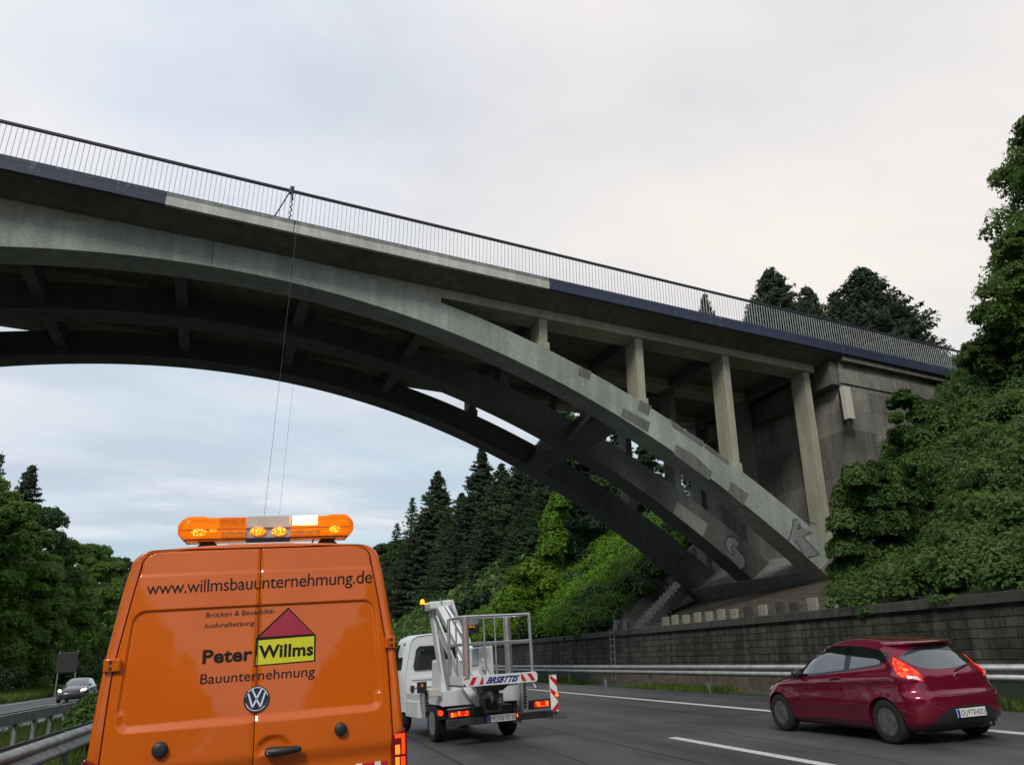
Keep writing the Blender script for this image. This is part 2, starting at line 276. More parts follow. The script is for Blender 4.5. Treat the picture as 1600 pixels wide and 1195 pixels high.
# ------------------------------------------------------------------ mesh helpers
class MB:
    def __init__(s): s.v = []; s.f = []; s.m = []; s.cur = 0
    def add(s, vs, fs):
        b = len(s.v); s.v += [tuple(v) for v in vs]; s.f += [tuple(i+b for i in f) for f in fs]; s.m += [s.cur]*len(fs); return s
    def box(s, x0, x1, y0, y1, z0, z1, mtx=None):
        vs = [Vector((x, y, z)) for x in (x0, x1) for y in (y0, y1) for z in (z0, z1)]
        if mtx: vs = [mtx @ v for v in vs]
        return s.add(vs, [(0,1,3,2),(4,6,7,5),(0,4,5,1),(2,3,7,6),(0,2,6,4),(1,5,7,3)])
    def hexa(s, pts):   # 8 points: 4 bottom loop, 4 top loop
        return s.add(pts, [(3,2,1,0),(4,5,6,7),(0,1,5,4),(1,2,6,5),(2,3,7,6),(3,0,4,7)])
    def beam(s, a, b, w, h, up=Vector((0, 0, 1))):
        a = Vector(a); b = Vector(b); d = (b-a).normalized(); sd_ = d.cross(up)
        if sd_.length < 1e-4: sd_ = d.cross(Vector((0, 1, 0)))
        sd_.normalize(); u = sd_.cross(d)
        q = [sd_*(i*w/2)+u*(j*h/2) for i, j in ((-1,-1),(1,-1),(1,1),(-1,1))]
        return s.hexa([a+k for k in q]+[b+k for k in q])
    def tube(s, pts, r, n=8, cap=True):
        pts = [Vector(p) for p in pts]; rs = r if isinstance(r, (list, tuple)) else [r]*len(pts)
        rings = []; prev = None
        for i, p in enumerate(pts):
            d = (pts[min(i+1, len(pts)-1)]-pts[max(i-1, 0)]).normalized()
            ref = prev if prev is not None else (Vector((0, 0, 1)) if abs(d.z) < 0.9 else Vector((1, 0, 0)))
            a = (ref - d*ref.dot(d)).normalized(); prev = a; bb = d.cross(a)
            rings.append([p+(a*math.cos(2*math.pi*k/n)+bb*math.sin(2*math.pi*k/n))*rs[i] for k in range(n)])
        fs = [(i*n+k, i*n+(k+1)%n, (i+1)*n+(k+1)%n, (i+1)*n+k) for i in range(len(pts)-1) for k in range(n)]
        if cap: fs += [tuple(range(n))[::-1], tuple(range((len(pts)-1)*n, len(pts)*n))]
        return s.add([v for r_ in rings for v in r_], fs)
    def lathe(s, prof, c, axis='x', n=32, caps=True):   # prof: (r, h)
        c = Vector(c); vs = []
        for r_, h_ in prof:
            for k in range(n):
                a = 2*math.pi*k/n; q = (r_*math.cos(a), r_*math.sin(a))
                v = {'x': (h_, q[0], q[1]), 'y': (q[0], h_, q[1]), 'z': (q[0], q[1], h_)}[axis]; vs.append(c+Vector(v))
        fs = [(i*n+k, i*n+(k+1)%n, (i+1)*n+(k+1)%n, (i+1)*n+k) for i in range(len(prof)-1) for k in range(n)]
        if caps: fs += [tuple(range(n))[::-1], tuple(range((len(prof)-1)*n, len(prof)*n))]
        return s.add(vs, fs)
    def prism(s, poly, fn0, fn1):   # poly of 2-D points, mapped by two functions
        n = len(poly); a = [fn0(*p) for p in poly]; b_ = [fn1(*p) for p in poly]
        return s.add(a+b_, [tuple(range(n)), tuple(range(2*n-1, n-1, -1))]+[(i, i+n, (i+1)%n+n, (i+1)%n) for i in range(n)])
    def grid(s, P):
        h_, w_ = len(P), len(P[0])
        return s.add([p for r_ in P for p in r_], [(i*w_+j, i*w_+j+1, (i+1)*w_+j+1, (i+1)*w_+j) for i in range(h_-1) for j in range(w_-1)])
def link(o, parent=None):
    COL.objects.link(o)
    if parent: o.parent = parent
    return o
def build(mb, name, mat, parent=None, smooth=False, bevel=0, xf=None, fix=True):
    me = bpy.data.meshes.new(name)
    vs = mb.v if xf is None else [tuple(xf(Vector(v))) for v in mb.v]
    me.from_pydata(vs, [], mb.f)
    for x in (mat if isinstance(mat, (list, tuple)) else [mat]): me.materials.append(M[x])
    if any(mb.m): me.polygons.foreach_set('material_index', mb.m)
    if fix:
        bm = bmesh.new(); bm.from_mesh(me); bmesh.ops.recalc_face_normals(bm, faces=bm.faces); bm.to_mesh(me); bm.free()
    if smooth:
        me.polygons.foreach_set('use_smooth', [True]*len(me.polygons))
        try: me.set_sharp_from_angle(angle=R(smooth if smooth > 1 else 35))
        except Exception: pass
    o = link(bpy.data.objects.new(name, me), parent)
    if bevel:
        bv = o.modifiers.new('bevel', 'BEVEL'); bv.width = bevel; bv.segments = 2; bv.limit_method = 'ANGLE'; bv.angle_limit = R(40); bv.harden_normals = False
    return o
def tag(o, label=None, cat=None, group=None, kind=None):
    if label: o['label'] = label
    if cat: o['category'] = cat
    if group: o['group'] = group
    if kind: o['kind'] = kind
    return o
def empty(name, mtx=None):
    o = bpy.data.objects.new(name, None); o.empty_display_size = 0.3; COL.objects.link(o)
    if mtx is not None: o.matrix_world = mtx
    return o
def copy_tree(o, parent=None):
    c = o.copy(); COL.objects.link(c)
    if parent: c.parent = parent
    for ch in [x for x in KIDS.get(o.name, [])]: copy_tree(ch, c)
    return c
KIDS = {}
def kids(root):
    for o in bpy.data.objects:
        if o.parent: KIDS.setdefault(o.parent.name, [])
    for o in bpy.data.objects:
        if o.parent and o not in KIDS[o.parent.name]: KIDS[o.parent.name].append(o)
# ------------------------------------------------------------------ leaf clouds
def leaf_mesh(name, c, nrm, size, mat, aspect=0.55, var=None, up_bias=0.0):
    """c (n,3) centres, nrm (n,3) facing, size (n,)"""
    n = len(c); nrm = nrm/np.maximum(1e-6, np.linalg.norm(nrm, axis=1, keepdims=True))
    rnd = RNG.normal(size=(n, 3)); a = np.cross(nrm, rnd); a /= np.maximum(1e-6, np.linalg.norm(a, axis=1, keepdims=True)); b_ = np.cross(nrm, a)
    s = size[:, None]; fold = nrm*s*0.18
    V = np.stack([c-a*s, c+b_*s*aspect+fold, c+a*s, c-b_*s*aspect+fold], 1).reshape(-1, 3)
    me = bpy.data.meshes.new(name); me.vertices.add(4*n); me.vertices.foreach_set('co', V.astype(np.float32).ravel())
    me.loops.add(4*n); me.loops.foreach_set('vertex_index', np.arange(4*n, dtype=np.int32))
    me.polygons.add(n); me.polygons.foreach_set('loop_start', np.arange(0, 4*n, 4, dtype=np.int32))
    try: me.polygons.foreach_set('loop_total', np.full(n, 4, dtype=np.int32))
    except Exception: pass
    at_ = me.attributes.new('leafvar', 'FLOAT', 'FACE'); at_.data.foreach_set('value', (RNG.random(n) if var is None else var).astype(np.float32))
    me.materials.append(M[mat]); me.update(calc_edges=True); me.validate()
    return me
def blobs(cen, rad, per, size, squash=0.8, shell=0.35):
    """leaves on and inside the upper shells of many clumps"""
    k = len(cen); d = RNG.normal(size=(k, per, 3)); d /= np.linalg.norm(d, axis=2, keepdims=True)
    d[..., 2] = np.where(d[..., 2] < -0.35, -d[..., 2], d[..., 2])
    r = rad[:, None, None]*(1-shell*RNG.random((k, per, 1))**1.5)
    lump = 1+0.22*np.sin(d[..., :1]*7+cen[:, None, :1]*3)*np.cos(d[..., 1:2]*6+cen[:, None, 1:2]*2)
    off = d*r*lump; off[..., 2] *= squash
    P = (cen[:, None, :]+off).reshape(-1, 3)
    Nn = (d*0.9+RNG.normal(size=d.shape)*0.45+np.array([0, 0, 0.35])).reshape(-1, 3)
    S = size*(0.6+0.8*RNG.random(len(P)))
    cv = np.repeat(RNG.random(k), per); V = np.clip(0.45*cv+0.55*RNG.random(len(P)), 0, 1)
    return P, Nn, S, V
def broad_tree(h, rad, nb, per, size, mat, low=0.12, seed=0, trunk_r=0.25, bs=1.0):
    """returns (crown mesh, trunk mesh) local, base at the origin"""
    g = np.random.default_rng(seed)
    z = g.random(nb)**0.8; ang = g.random(nb)*6.283
    env = np.sin(np.clip((z*0.93+0.07), 0, 1)*math.pi)**0.55*(1-0.25*z)
    rr = rad*env*np.sqrt(g.random(nb))*0.95
    zz_ = h*(low+(0.94-low)*z)
    cen = np.stack([rr*np.cos(ang), rr*np.sin(ang), zz_], 1)
    br = rad*(0.16+0.2*g.random(nb))*(1-0.35*z)*bs
    P, Nn, S, V = blobs(cen, br, per, size)
    crown = leaf_mesh('crown', P, Nn, S, mat, var=V)
    mb = MB(); mb.tube([(0, 0, -1), (0.1, 0, h*0.3), (0, 0.15, h*0.6), (0.1, 0, h*0.88)], [trunk_r*1.2, trunk_r, trunk_r*0.6, 0.05], 7)
    for k in g.choice(nb, min(nb, 14), replace=False):
        c = cen[k]; s_ = Vector((0.05, 0.05, max(h*0.12, c[2]*0.62)))
        mb.tube([s_, s_.lerp(Vector(c), 0.5)+Vector((0, 0, 0.3)), Vector(c)], [trunk_r*0.4, trunk_r*0.25, 0.03], 5)
    me = bpy.data.meshes.new('trunk'); me.from_pydata(mb.v, [], mb.f); me.materials.append(M['bark'])
    return crown, me
def spruce(h, rad, seed, mat, low=0.06, dens=1.0, size=0.2, droop=0.25):
    g = np.random.default_rng(seed); P = []; Nn = []; S = []; V = []
    z = h*low; mb = MB(); mb.tube([(0, 0, -1), (0, 0, h*0.5), (0, 0, h)], [0.02*h, 0.012*h, 0.02], 7)
    while z < h*0.99:
        t_ = z/h; r0 = rad*(1-t_)**0.85*(0.85+0.3*g.random())+0.12; nb = max(4, int((5+7*(1-t_))*dens))
        for k in range(nb):
            a = g.random()*6.283; r_ = r0*(0.65+0.5*g.random()); dr = Vector((math.cos(a), math.sin(a), 0)); sd_ = Vector((-dr.y, dr.x, 0))
            tip = dr*r_; dz = -droop*r_*(0.6+0.8*g.random())*(1.15-t_)+0.06*r_
            m_ = max(6, int(r_*15*dens)); q = g.random(m_)**0.75
            wdt = 0.26*r_*(1-q)+0.07
            off = (g.random(m_)*2-1)*wdt
            pz = z + dz*q**1.2 + 0.10*r_*q**4 - np.abs(off)*0.35 - g.random(m_)*0.12
            X = tip.x*q+sd_.x*off; Yv = tip.y*q+sd_.y*off
            P.append(np.stack([X, Yv, pz], 1)); Nn.append(np.stack([g.normal(size=m_)*0.6+dr.x*0.6, g.normal(size=m_)*0.6+dr.y*0.6, np.ones(m_)*0.5], 1))
            S.append(size*(0.6+0.7*g.random(m_))); V.append(np.clip(0.25*g.random()+0.55*q+0.2*g.random(m_), 0, 1))
        z += (0.22+0.32*(1-t_))*(0.8+0.4*g.random())/max(0.6, dens)*h/18
    me = leaf_mesh('crown', np.concatenate(P), np.concatenate(Nn), np.concatenate(S), mat, aspect=0.28, var=np.concatenate(V))
    tm = bpy.data.meshes.new('trunk'); tm.from_pydata(mb.v, [], mb.f); tm.materials.append(M['bark'])
    return me, tm
def put_tree(name, meshes, loc, scale, rz, label, cat='tree', group=None):
    e = empty(name, Matrix.Translation(loc) @ Matrix.Rotation(rz, 4, 'Z') @ Matrix.Diagonal((*scale, 1)))
    for nm, me in zip(('crown', 'trunk'), meshes):
        link(bpy.data.objects.new(nm, me), e)
    tag(e, label, cat, group); return e
# ================================================================== TERRAIN
def sm(a, b_, x):
    x = min(1, max(0, (x-a)/(b_-a))); return x*x*(3-2*x)
def hnoise(x, y): return 0.5*math.sin(x*0.31+1.3)*math.cos(y*0.23)+0.3*math.sin(x*0.9+y*0.7)+0.2*math.cos(x*1.7-y*1.1)
def projp(p):
    d_ = Vector(p)-CAM; z_ = d_.dot(FW); return 800+FPX*d_.dot(RT)/z_, 597.5-FPX*d_.dot(UP)/z_
WX = 14.25     # face of the retaining wall
def terr(X, Y):
    if X <= WX: 
        z = 0.06*X-0.02
        if X < -19.5: z += 0.10*(-19.5-X)+0.12*max(0, min(20, -26-X))
        elif X < -18.3: z -= 0.02
        if X > 12.5: z -= 0.05*sm(12.5, 13.2, X)
        if -7.6 < X < -2.4: z -= 0.10*math.sin((X+2.4)/-5.2*math.pi)
        return z
    z0 = 2.86
    o = Vector((X, Y, 0)).dot(NV)-D0
    d = X-WX-0.35
    slope = z0+max(0, d)*0.80
    bench = z0+max(0, d)*0.34
    ob_ = -5.2+4.6*sm(18.2, 21.5, X)
    inb = sm(ob_-1.6, ob_+0.3, o)*(1-sm(10.5, 14.5, o))
    u = Vector((X, Y, 0)).dot(BV)
    if u > 24.2: inb *= 0 if o < 0.0 or o > 10.4 else 1
    top = 13.2 if o < 12 else 11.5+0.03*(Y-35)
    z = slope*(1-inb)+bench*inb
    z = min(z, top+0.02*d)
    if o > 14: z = z*0.999+0.5*hnoise(X, Y)*sm(0.5, 3, d)*0.8
    elif inb < 0.5: z += 0.35*hnoise(X*1.4, Y*1.4)*sm(0.5, 2, d)
    return z
def lsp(a, b_, n): return [a+(b_-a)*i/(n-1) for i in range(n)]
xs = lsp(-420, -60, 14)+lsp(-55, -20, 15)+lsp(-19.5, 12.4, 40)+lsp(12.7, 14.2, 5)+lsp(14.45, 34, 54)+lsp(35, 80, 18)+lsp(90, 420, 12)
ys = lsp(-120, -10, 10)+lsp(-8, 60, 118)+lsp(62, 150, 40)+lsp(160, 900, 24)
mb = MB(); mb.grid([[Vector((x, y, terr(x, y))) for y in ys] for x in xs])
# material: 0 under-green, 1 soil below the bridge, 2 grass
nY = len(ys)-1; mm = []
for i in range(len(xs)-1):
    for j in range(nY):
        X, Y = (xs[i]+xs[i+1])/2, (ys[j]+ys[j+1])/2; o_ = Vector((X, Y, 0)).dot(NV)-D0
        mm.append(2 if X < WX else (1 if ((-0.9 < o_ < 12.8 and X < 24) or (-7.5 < o_ <= -0.9 and X < 19 and projp((X, Y, terr(X, Y)))[0] < 1300)) else 0))
mb.m = mm
gnd = build(mb, 'ground', ['undergreen', 'soil', 'grassbase'], smooth=80, fix=False); tag(gnd, kind='structure')
def rsheet(name, x0, x1, y0, y1, dz, mat, ny=2, kind='structure'):
    mb = MB(); mb.grid([[Vector((x, y, dz)) for y in lsp(y0, y1, ny)] for x in (x0, x1)])
    o = build(mb, name, mat, fix=False); o.matrix_world = ROLL; tag(o, kind=kind); return o
rsheet('road', -2.15, 12.45, -60, 700, 0.012, 'asphalt'); rsheet('road_opposite', -18.2, -7.7, -60, 700, 0.012, 'asphalt_far')
mb = MB()
DASH = atg(1050, 1153).y
def q(x0, x1, y0, y1, z=0.017): mb.add([(x0, y0, z), (x1, y0, z), (x1, y1, z), (x0, y1, z)], [(0, 1, 2, 3)])
q(10.02, 10.24, -40, 600)                       # right edge line
q(-1.75, -1.55, -40, 600)
for k in range(-4, 40):
    q(6.38, 6.55, DASH-6+k*18, DASH+k*18) if k != 1 else None; q(2.62, 2.77, 80+k*18, 86+k*18) if k > 0 else None
q(-16.95, -16.72, -40, 600); q(-8.35, -8.15, -40, 600)
for k in range(-4, 40): q(-12.6, -12.45, 2+k*18, 8+k*18)
o = build(mb, 'road_markings', 'road_paint', fix=False); o.matrix_world = ROLL; tag(o, kind='structure')
mb = MB()
for x_ in (5.42, 2.80): q(x_-0.012, x_+0.012, -20, 400, 0.0155)
for (a0, b0, a1, b1) in ((6.9, 3, 7.6, 15), (9.0, 8, 8.8, 24), (4.1, 4, 4.4, 19)):
    pts = []; nseg = 24
    for i in range(nseg+1):
        f_ = i/nseg; x_ = a0+(a1-a0)*f_+0.05*math.sin(i*1.7)+0.03*math.sin(i*4.1); y_ = b0+(b1-b0)*f_; pts.append((x_, y_))
    mb.grid([[Vector((x_-0.006, y_, 0.0155)) for x_, y_ in pts], [Vector((x_+0.006, y_, 0.0155)) for x_, y_ in pts]])
o = build(mb, 'road_joints', 'joint', fix=False); o.matrix_world = ROLL; tag(o, kind='structure')
# ================================================================== BRIDGE
def zb(u): return 12.144+0.04186*u-0.01696*u*u
UC = 1.234
def zt(u): return min(12.965, zb(u)+0.85+0.00125*(u-UC)**2)
FU = 22.05; FL = 2*UC-FU
bridge = empty('arch_bridge', Matrix.Translation(bp(FU, 5, 0)))
tag(bridge, 'long concrete arch bridge with three arch ribs crossing high over the motorway', 'bridge')
BO = bp(FU, 5, 0); SKEW = 0.07      # ribs, columns and cross beams are set askew to the axis
class BM(MB):
    """bridge mesh: coordinates (u, o, z)"""
    pass
BROT = Matrix(((BV.x, NV.x, 0, 0), (BV.y, NV.y, 0, 0), (0, 0, 1, 0), (0, 0, 0, 1)))
def bbuild(mb, name, mat, parent=None, **k):
    """vertices in (u-FU, o-5, z); the object carries the rotation of the bridge axis"""
    k.setdefault('bevel', 0)
    o = build(mb, name, mat, parent or bridge, xf=lambda v: Vector((v.x+SKEW*(v.y-1)-FU, v.y-5, v.z)), **k)
    if parent is None: o.matrix_local = BROT
    return o
RIBS = (1.0, 4.85, 8.7); RW = 1.0
COLU = (10.95, 14.85, 18.8, 22.9)
us = lsp(FL-1.2, FU+1.2, 90)
for r_ in RIBS:
    mb = MB(); P = []
    for u in lsp(FL, FU, 92):
        P.append([(u, r_, zb(u)), (u, r_+RW, zb(u)), (u, r_+RW, zt(u)), (u, r_, zt(u)), (u, r_, zb(u))])
    # clip the end: extend rib tops into the footing
    mb.grid(P)
    e0 = (FU+1.3, zb(FU)+0.75); sl_ = 1
    for sgn, uf in ((1, FU), (-1, FL)):
        a = [(uf, r_, zb(uf)), (uf, r_+RW, zb(uf)), (uf, r_+RW, zt(uf)), (uf, r_, zt(uf))]
        b_ = [(uf+sgn*0.9, r_, zb(uf)+0.35), (uf+sgn*0.9, r_+RW, zb(uf)+0.35), (uf+sgn*1.15, r_+RW, zt(uf)-0.82), (uf+sgn*1.15, r_, zt(uf)-0.82)]
        mb.hexa(a+b_)
    bbuild(mb, 'arch_rib', 'rib_concrete' if r_ == 1.0 else 'rib_shaded')
# footing (skewback) at the right and left
for sgn, uf in ((1, FU), (-1, FL)):
    z0 = zb(uf)
    poly = [(uf-0.02*sgn, z0-0.02), (uf+1.25*sgn, z0+0.86), (uf+3.2*sgn, z0+0.86), (uf+3.2*sgn, z0-1.9), (uf+0.95*sgn, z0-1.9), (uf+0.75*sgn, z0-0.72)]
    mb = MB(); mb.prism(poly, lambda a, b_: (a, 0.93, b_), lambda a, b_: (a, 9.78, b_)); bbuild(mb, 'footing', 'footing')
mb = MB(); mb.box(FU-0.1, FU+1.5, 7.5, 9.9, 3.55, 3.72); mb.box(FU-0.35, FU+0.1, 8.6, 9.4, 3.6, 3.78); bbuild(mb, 'footing_pad', 'block_concrete', bevel=0.02)
# deck slab with tapered cantilevers
ZE, ZR, ZTOP = 13.25, 12.97, 13.62
prof = [(0.10, ZE), (1.0, ZR), (2.0, ZR), (2.02, 13.12), (4.84, 13.12), (4.86, ZR), (5.84, ZR), (5.86, 13.12), (8.69, 13.12), (8.71, ZR), (9.7, ZR), (10.6, ZE), (10.6, ZTOP), (0.10, ZTOP)]
U0, U1 = FL-3.2, 34.0
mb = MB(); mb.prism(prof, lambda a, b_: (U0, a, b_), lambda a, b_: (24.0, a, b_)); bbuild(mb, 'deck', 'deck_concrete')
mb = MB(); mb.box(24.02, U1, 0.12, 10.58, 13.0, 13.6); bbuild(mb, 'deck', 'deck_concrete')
# spandrel walls, edge beams, columns, cross beams
SPL, SPR = -5.15, 7.22
for r_ in RIBS:
    mb = MB(); P = [[(u, r_+0.035, zt(u)-0.1), (u, r_+0.035, 12.99)] for u in lsp(SPL, SPR, 40)]
    Q = [[(u, r_+RW-0.035, zt(u)-0.1), (u, r_+RW-0.035, 12.99)] for u in lsp(SPL, SPR, 40)]
    mb.grid(P); mb.grid(Q)
    for u in (SPL, SPR): mb.add([(u, r_+0.035, zt(u)-0.1), (u, r_+RW-0.035, zt(u)-0.1), (u, r_+RW-0.035, 12.99), (u, r_+0.035, 12.99)], [(0, 1, 2, 3)])
    bbuild(mb, 'spandrel_wall', 'beam_concrete')
    for a_, b_ in ((SPR, 23.3), (2*UC-23.3, SPL)):
        mb = MB()
        mb.box(a_, b_, r_+0.03, r_+RW-0.03, 12.66, 12.995); bbuild(mb, 'edge_beam', 'beam_concrete', bevel=0.01)
    for cu in COLU + tuple(2*UC-c for c in COLU):
        right = cu > UC
        base = zt(cu)-0.25 if abs(cu-UC) < FU-UC-0.3 else 5.3
        mb = MB(); mb.box(cu-0.155, cu+0.155, r_+0.1, r_+RW-0.12, base, 12.68)
        if cu in COLU[:3] or not right: mb.box(cu-0.215, cu+0.215, r_+0.06, r_+RW-0.06, base-0.2, zt(cu)+0.26 if abs(cu-UC) < FU-UC-0.3 else 5.75)
        if cu == 22.9: mb.box(cu-0.21, cu+0.21, r_+0.07, r_+RW-0.07, 5.2, 5.75)
        bbuild(mb, 'column', 'beam_concrete' if r_ == 1.0 else 'column_shaded', bevel=0.012)
def crossbeam(u, a_, b_, z0, z1, w_=0.32, nm='cross_beam', mat='rib_shaded'):
    mb = MB(); mb.box(u-w_/2, u+w_/2, a_, b_, z0, z1); bbuild(mb, nm, mat, bevel=0.015)
allc = COLU+(7.0, 3.08, -0.6)+tuple(2*UC-c for c in COLU)+(2*UC-7.0,)
for i in range(2):
    a_, b_ = RIBS[i]+RW, RIBS[i+1]
    for cu in allc:
        if abs(cu-UC) > 6.5: crossbeam(cu, a_, b_, 12.62, 13.14)
        if abs(cu-UC) < 6.5: crossbeam(cu, a_, b_, zb(cu)+0.30, zb(cu)+0.78, 0.36)
    for cu in (14.0, 2*UC-14.0):                     # deep braces between the lower ribs
        mb = MB(); s_ = -1 if cu > UC else 1
        z_ = zb(cu); mb.hexa([(cu-0.55, a_, z_+0.28), (cu+0.25, a_, z_-0.12), (cu+0.25, b_, z_-0.12), (cu-0.55, b_, z_+0.28), (cu-0.2, a_, z_+1.05), (cu+0.6, a_, z_+0.62), (cu+0.6, b_, z_+0.62), (cu-0.2, b_, z_+1.05)])
        bbuild(mb, 'cross_brace', 'rib_shaded', bevel=0.02)
# fascia sections
ua = uz(262, 318, 0)[0]; ub = uz(862, 450, 0)[0]
for o0, s_ in ((0.0, 1), (10.7, -1)):
    for a_, b_, m1, m2 in ((U0, ua, 'navy_paint', 'navy_paint'), (ua, ub, 'fascia_light', 'fascia_cap'), (ub, U1, 'navy_paint', 'navy_paint')):
        mb = MB(); mb.box(a_+0.004, b_-0.004, min(o0, o0+s_*0.11), max(o0, o0+s_*0.11), ZE-0.02, 13.50); bbuild(mb, 'fascia_panel', m1, bevel=0.006)
        mb = MB(); mb.box(a_+0.004, b_-0.004, min(o0+s_*0.03, o0+s_*0.30), max(o0+s_*0.03, o0+s_*0.30), 13.515, 13.645); bbuild(mb, 'fascia_cap', m2, bevel=0.012)
# expansion joint lines in the fascia
mb = MB(); jj = uz(464, 350, 0)[0]; mb.box(jj-0.01, jj+0.01, -0.004, 0.02, ZE-0.02, 13.645); bbuild(mb, 'joint_strip', 'joint')
# railings
for o0, part in ((0.16, 0), (10.54, 1)):
    mb = MB(); u = U0
    while u < U1-0.3:
        mb.box(u-0.008, u+0.008, o0-0.008, o0+0.008, 13.60, 14.66); u += 0.1287
    r_ = bbuild(mb, 'railing', 'baluster')
    mb = MB(); mb.box(U0, U1, o0-0.04, o0+0.04, 14.645, 14.725); mb.box(U0, U1, o0-0.018, o0+0.018, 13.70, 13.73)
    bbuild(mb, 'handrail', 'rail_dark', parent=r_, bevel=0.01)
# abutments
def abut(sgn):
    f = (lambda u: u) if sgn > 0 else (lambda u: 2*UC-u)
    mb = MB()
    def bx(a, b_, *r): mb.box(min(f(a), f(b_)), max(f(a), f(b_)), *r)
    bx(24.0, 34.0, 0.40, 10.30, -1.0, 12.1); bx(23.97, 34.0, 0.34, 10.36, 12.1, 13.0)
    bbuild(mb, 'abutment', 'abutment_blocks')
    mb = MB(); bx(23.25, 23.995, 2.05, 10.2, 11.7, 12.55); bx(23.55, 23.96, 0.42, 2.04, 12.0, 12.98); bbuild(mb, 'bearing_corbel', 'abutment', bevel=0.03)
abut(1); abut(-1)
# patches and graffiti on the ribs: outlines in bridge coordinates
def ribpoly(name, px, o, mat, th=0.006, parent=None):
    pts = [(a-SKEW*(o-1), b_) for a, b_ in [uz(x, y, o) for x, y in px]]
    mb = MB(); mb.prism(pts, lambda a, b_: (a, o-th, b_), lambda a, b_: (a, o+0.01, b_)); return bbuild(mb, name, mat)
PT = [[(905,573),(924,580),(921,594),(903,586)], [(1000,625),(1018,634),(1013,650),(997,640)], [(974,637),(1016,660),(1012,675),(970,650)],
      [(1045,653),(1070,671),(1100,690),(1098,699),(1052,668)], [(1056,694),(1084,710),(1113,737),(1108,750),(1052,709)], [(1142,752),(1170,772),(1161,789),(1137,768)],
      [(1102,692),(1140,722),(1138,727),(1100,699)]]
for p in PT: ribpoly('repair_patch', p, 1.0, 'patch_concrete')
ribpoly('repair_patch', [(1058,784),(1106,818),(1098,838),(1052,802)], 4.85, 'patch_light')
def stroke(px, o, wd, mat, th=0.010):
    pts = [Vector(uz(x, y, o))-Vector((SKEW*(o-1), 0)) for x, y in px]; mb = MB()
    L_ = []; R_ = []
    for i, p in enumerate(pts):
        d = (pts[min(i+1, len(pts)-1)]-pts[max(i-1, 0)]).normalized(); n_ = Vector((-d.y, d.x))*wd/2; L_.append(p+n_); R_.append(p-n_)
    mb.grid([[(p.x, o-th, p.y) for p in L_], [(p.x, o-th, p.y) for p in R_]]); return mb
ribpoly('graffiti_fill', [(1236,842),(1240,814),(1246,811),(1252,822),(1262,828),(1272,832),(1256,838),(1268,852),(1281,866),(1264,870),(1246,852)], 1.0, 'graffiti_grey', 0.008)
mb = MB()
for pth in ([(1245,811),(1239,812),(1236,832),(1231,846)], [(1246,826),(1250,818),(1251,824),(1246,827)], [(1256,868),(1243,843),(1241,852)], [(1265,831),(1254,838),(1280,866),(1262,871)], [(1258,812),(1275,820)]):
    k = stroke(pth, 1.0, 0.038, '', 0.014); mb.add(k.v, k.f)
bbuild(mb, 'graffiti', 'graffiti_black', fix=False)
ribpoly('graffiti_fill', [(1136,840),(1146,838),(1155,848),(1151,856),(1163,872),(1164,884),(1157,890),(1136,866),(1134,852)], 4.85, 'graffiti_grey', 0.008)
mb = MB()
for pth in ([(1152,857),(1157,849),(1147,839),(1137,838),(1132,848),(1138,862),(1146,868),(1147,864),(1142,855),(1146,851),(1152,856)], [(1152,857),(1161,866),(1165,878),(1162,888),(1156,890)]):
    k = stroke(pth, 4.85, 0.045, '', 0.014); mb.add(k.v, k.f)
bbuild(mb, 'graffiti', 'graffiti_black', fix=False)
mb = MB()
for pth in ([(1040,868),(1043,863),(1050,864),(1062,868),(1068,873)], [(1042,871),(1050,871),(1060,876),(1066,872)]):
    k = stroke(pth, 8.7, 0.04, '', 0.014); mb.add(k.v, k.f)
bbuild(mb, 'graffiti', 'graffiti_black', fix=False)
# thin vertical crack stains on the front rib
mb = MB(); k = stroke([(334,380),(332,402),(330,413)], 1.0, 0.018, '', 0.004); mb.add(k.v, k.f); bbuild(mb, 'crack', 'joint', fix=False); mb = MB(); k = stroke([(457,410),(455,430),(454,443)], 1.0, 0.016, '', 0.004); mb.add(k.v, k.f)
bbuild(mb, 'crack', 'joint', fix=False)
# panel box on the abutment corner, ropes, rail strut
def btop(name, mtx_o, mb, mat, label, cat, **k):
    o = build(mb, name, mat, None, **k); o.matrix_world = Matrix.Translation(mtx_o) @ BROT; tag(o, label, cat, k.get('group')); return o
bu, bz = uz(1329, 655, -0.05)
e = empty('panel_antenna', Matrix.Translation(bp(bu, -0.02, bz)) @ BROT); tag(e, 'tall white panel antenna box fixed to the corner of the bridge abutment', 'antenna')
mb = MB(); mb.box(-0.17, 0.17, -0.12, 0.12, 0.0, 1.33); build(mb, 'housing', 'beige_box', e, bevel=0.015)
mb = MB(); mb.tube([(0, 0.3, 0.15), (0, 0, 0.15)], 0.03); mb.tube([(0, 0.35, 1.1), (0, 0, 1.1)], 0.03); mb.box(-0.05, 0.05, 0.25, 0.32, -0.1, 1.3)
for k in range(4): mb.tube([(-0.1+0.065*k, 0, 0.0), (-0.1+0.065*k, 0, -0.12)], 0.018, 6)
build(mb, 'bracket', 'steel_dark', e)
mb = MB(); mb.tube([(-0.08, 0, -0.1), (-0.1, 0.0, -0.28), (0.02, 0.02, -0.42), (0.14, 0.05, -0.35), (0.13, 0.1, -0.1)], 0.014, 6); build(mb, 'cable', 'black_plastic', e)
ru = uz(457, 293, 0.1)[0]; su = uz(431, 335, -0.05)[0]
e = empty('rail_strut', Matrix.Translation(bp(ru, 0.16, 13.62)) @ BROT); tag(e, 'dark slanting strut clamped to the bridge handrail above a twisted strap', 'strut')
mb = MB(); mb.tube([(0, -0.06, 1.15), (su-ru, -0.08, 0.08)], 0.021, 8); build(mb, 'bar', 'rail_dark', e)
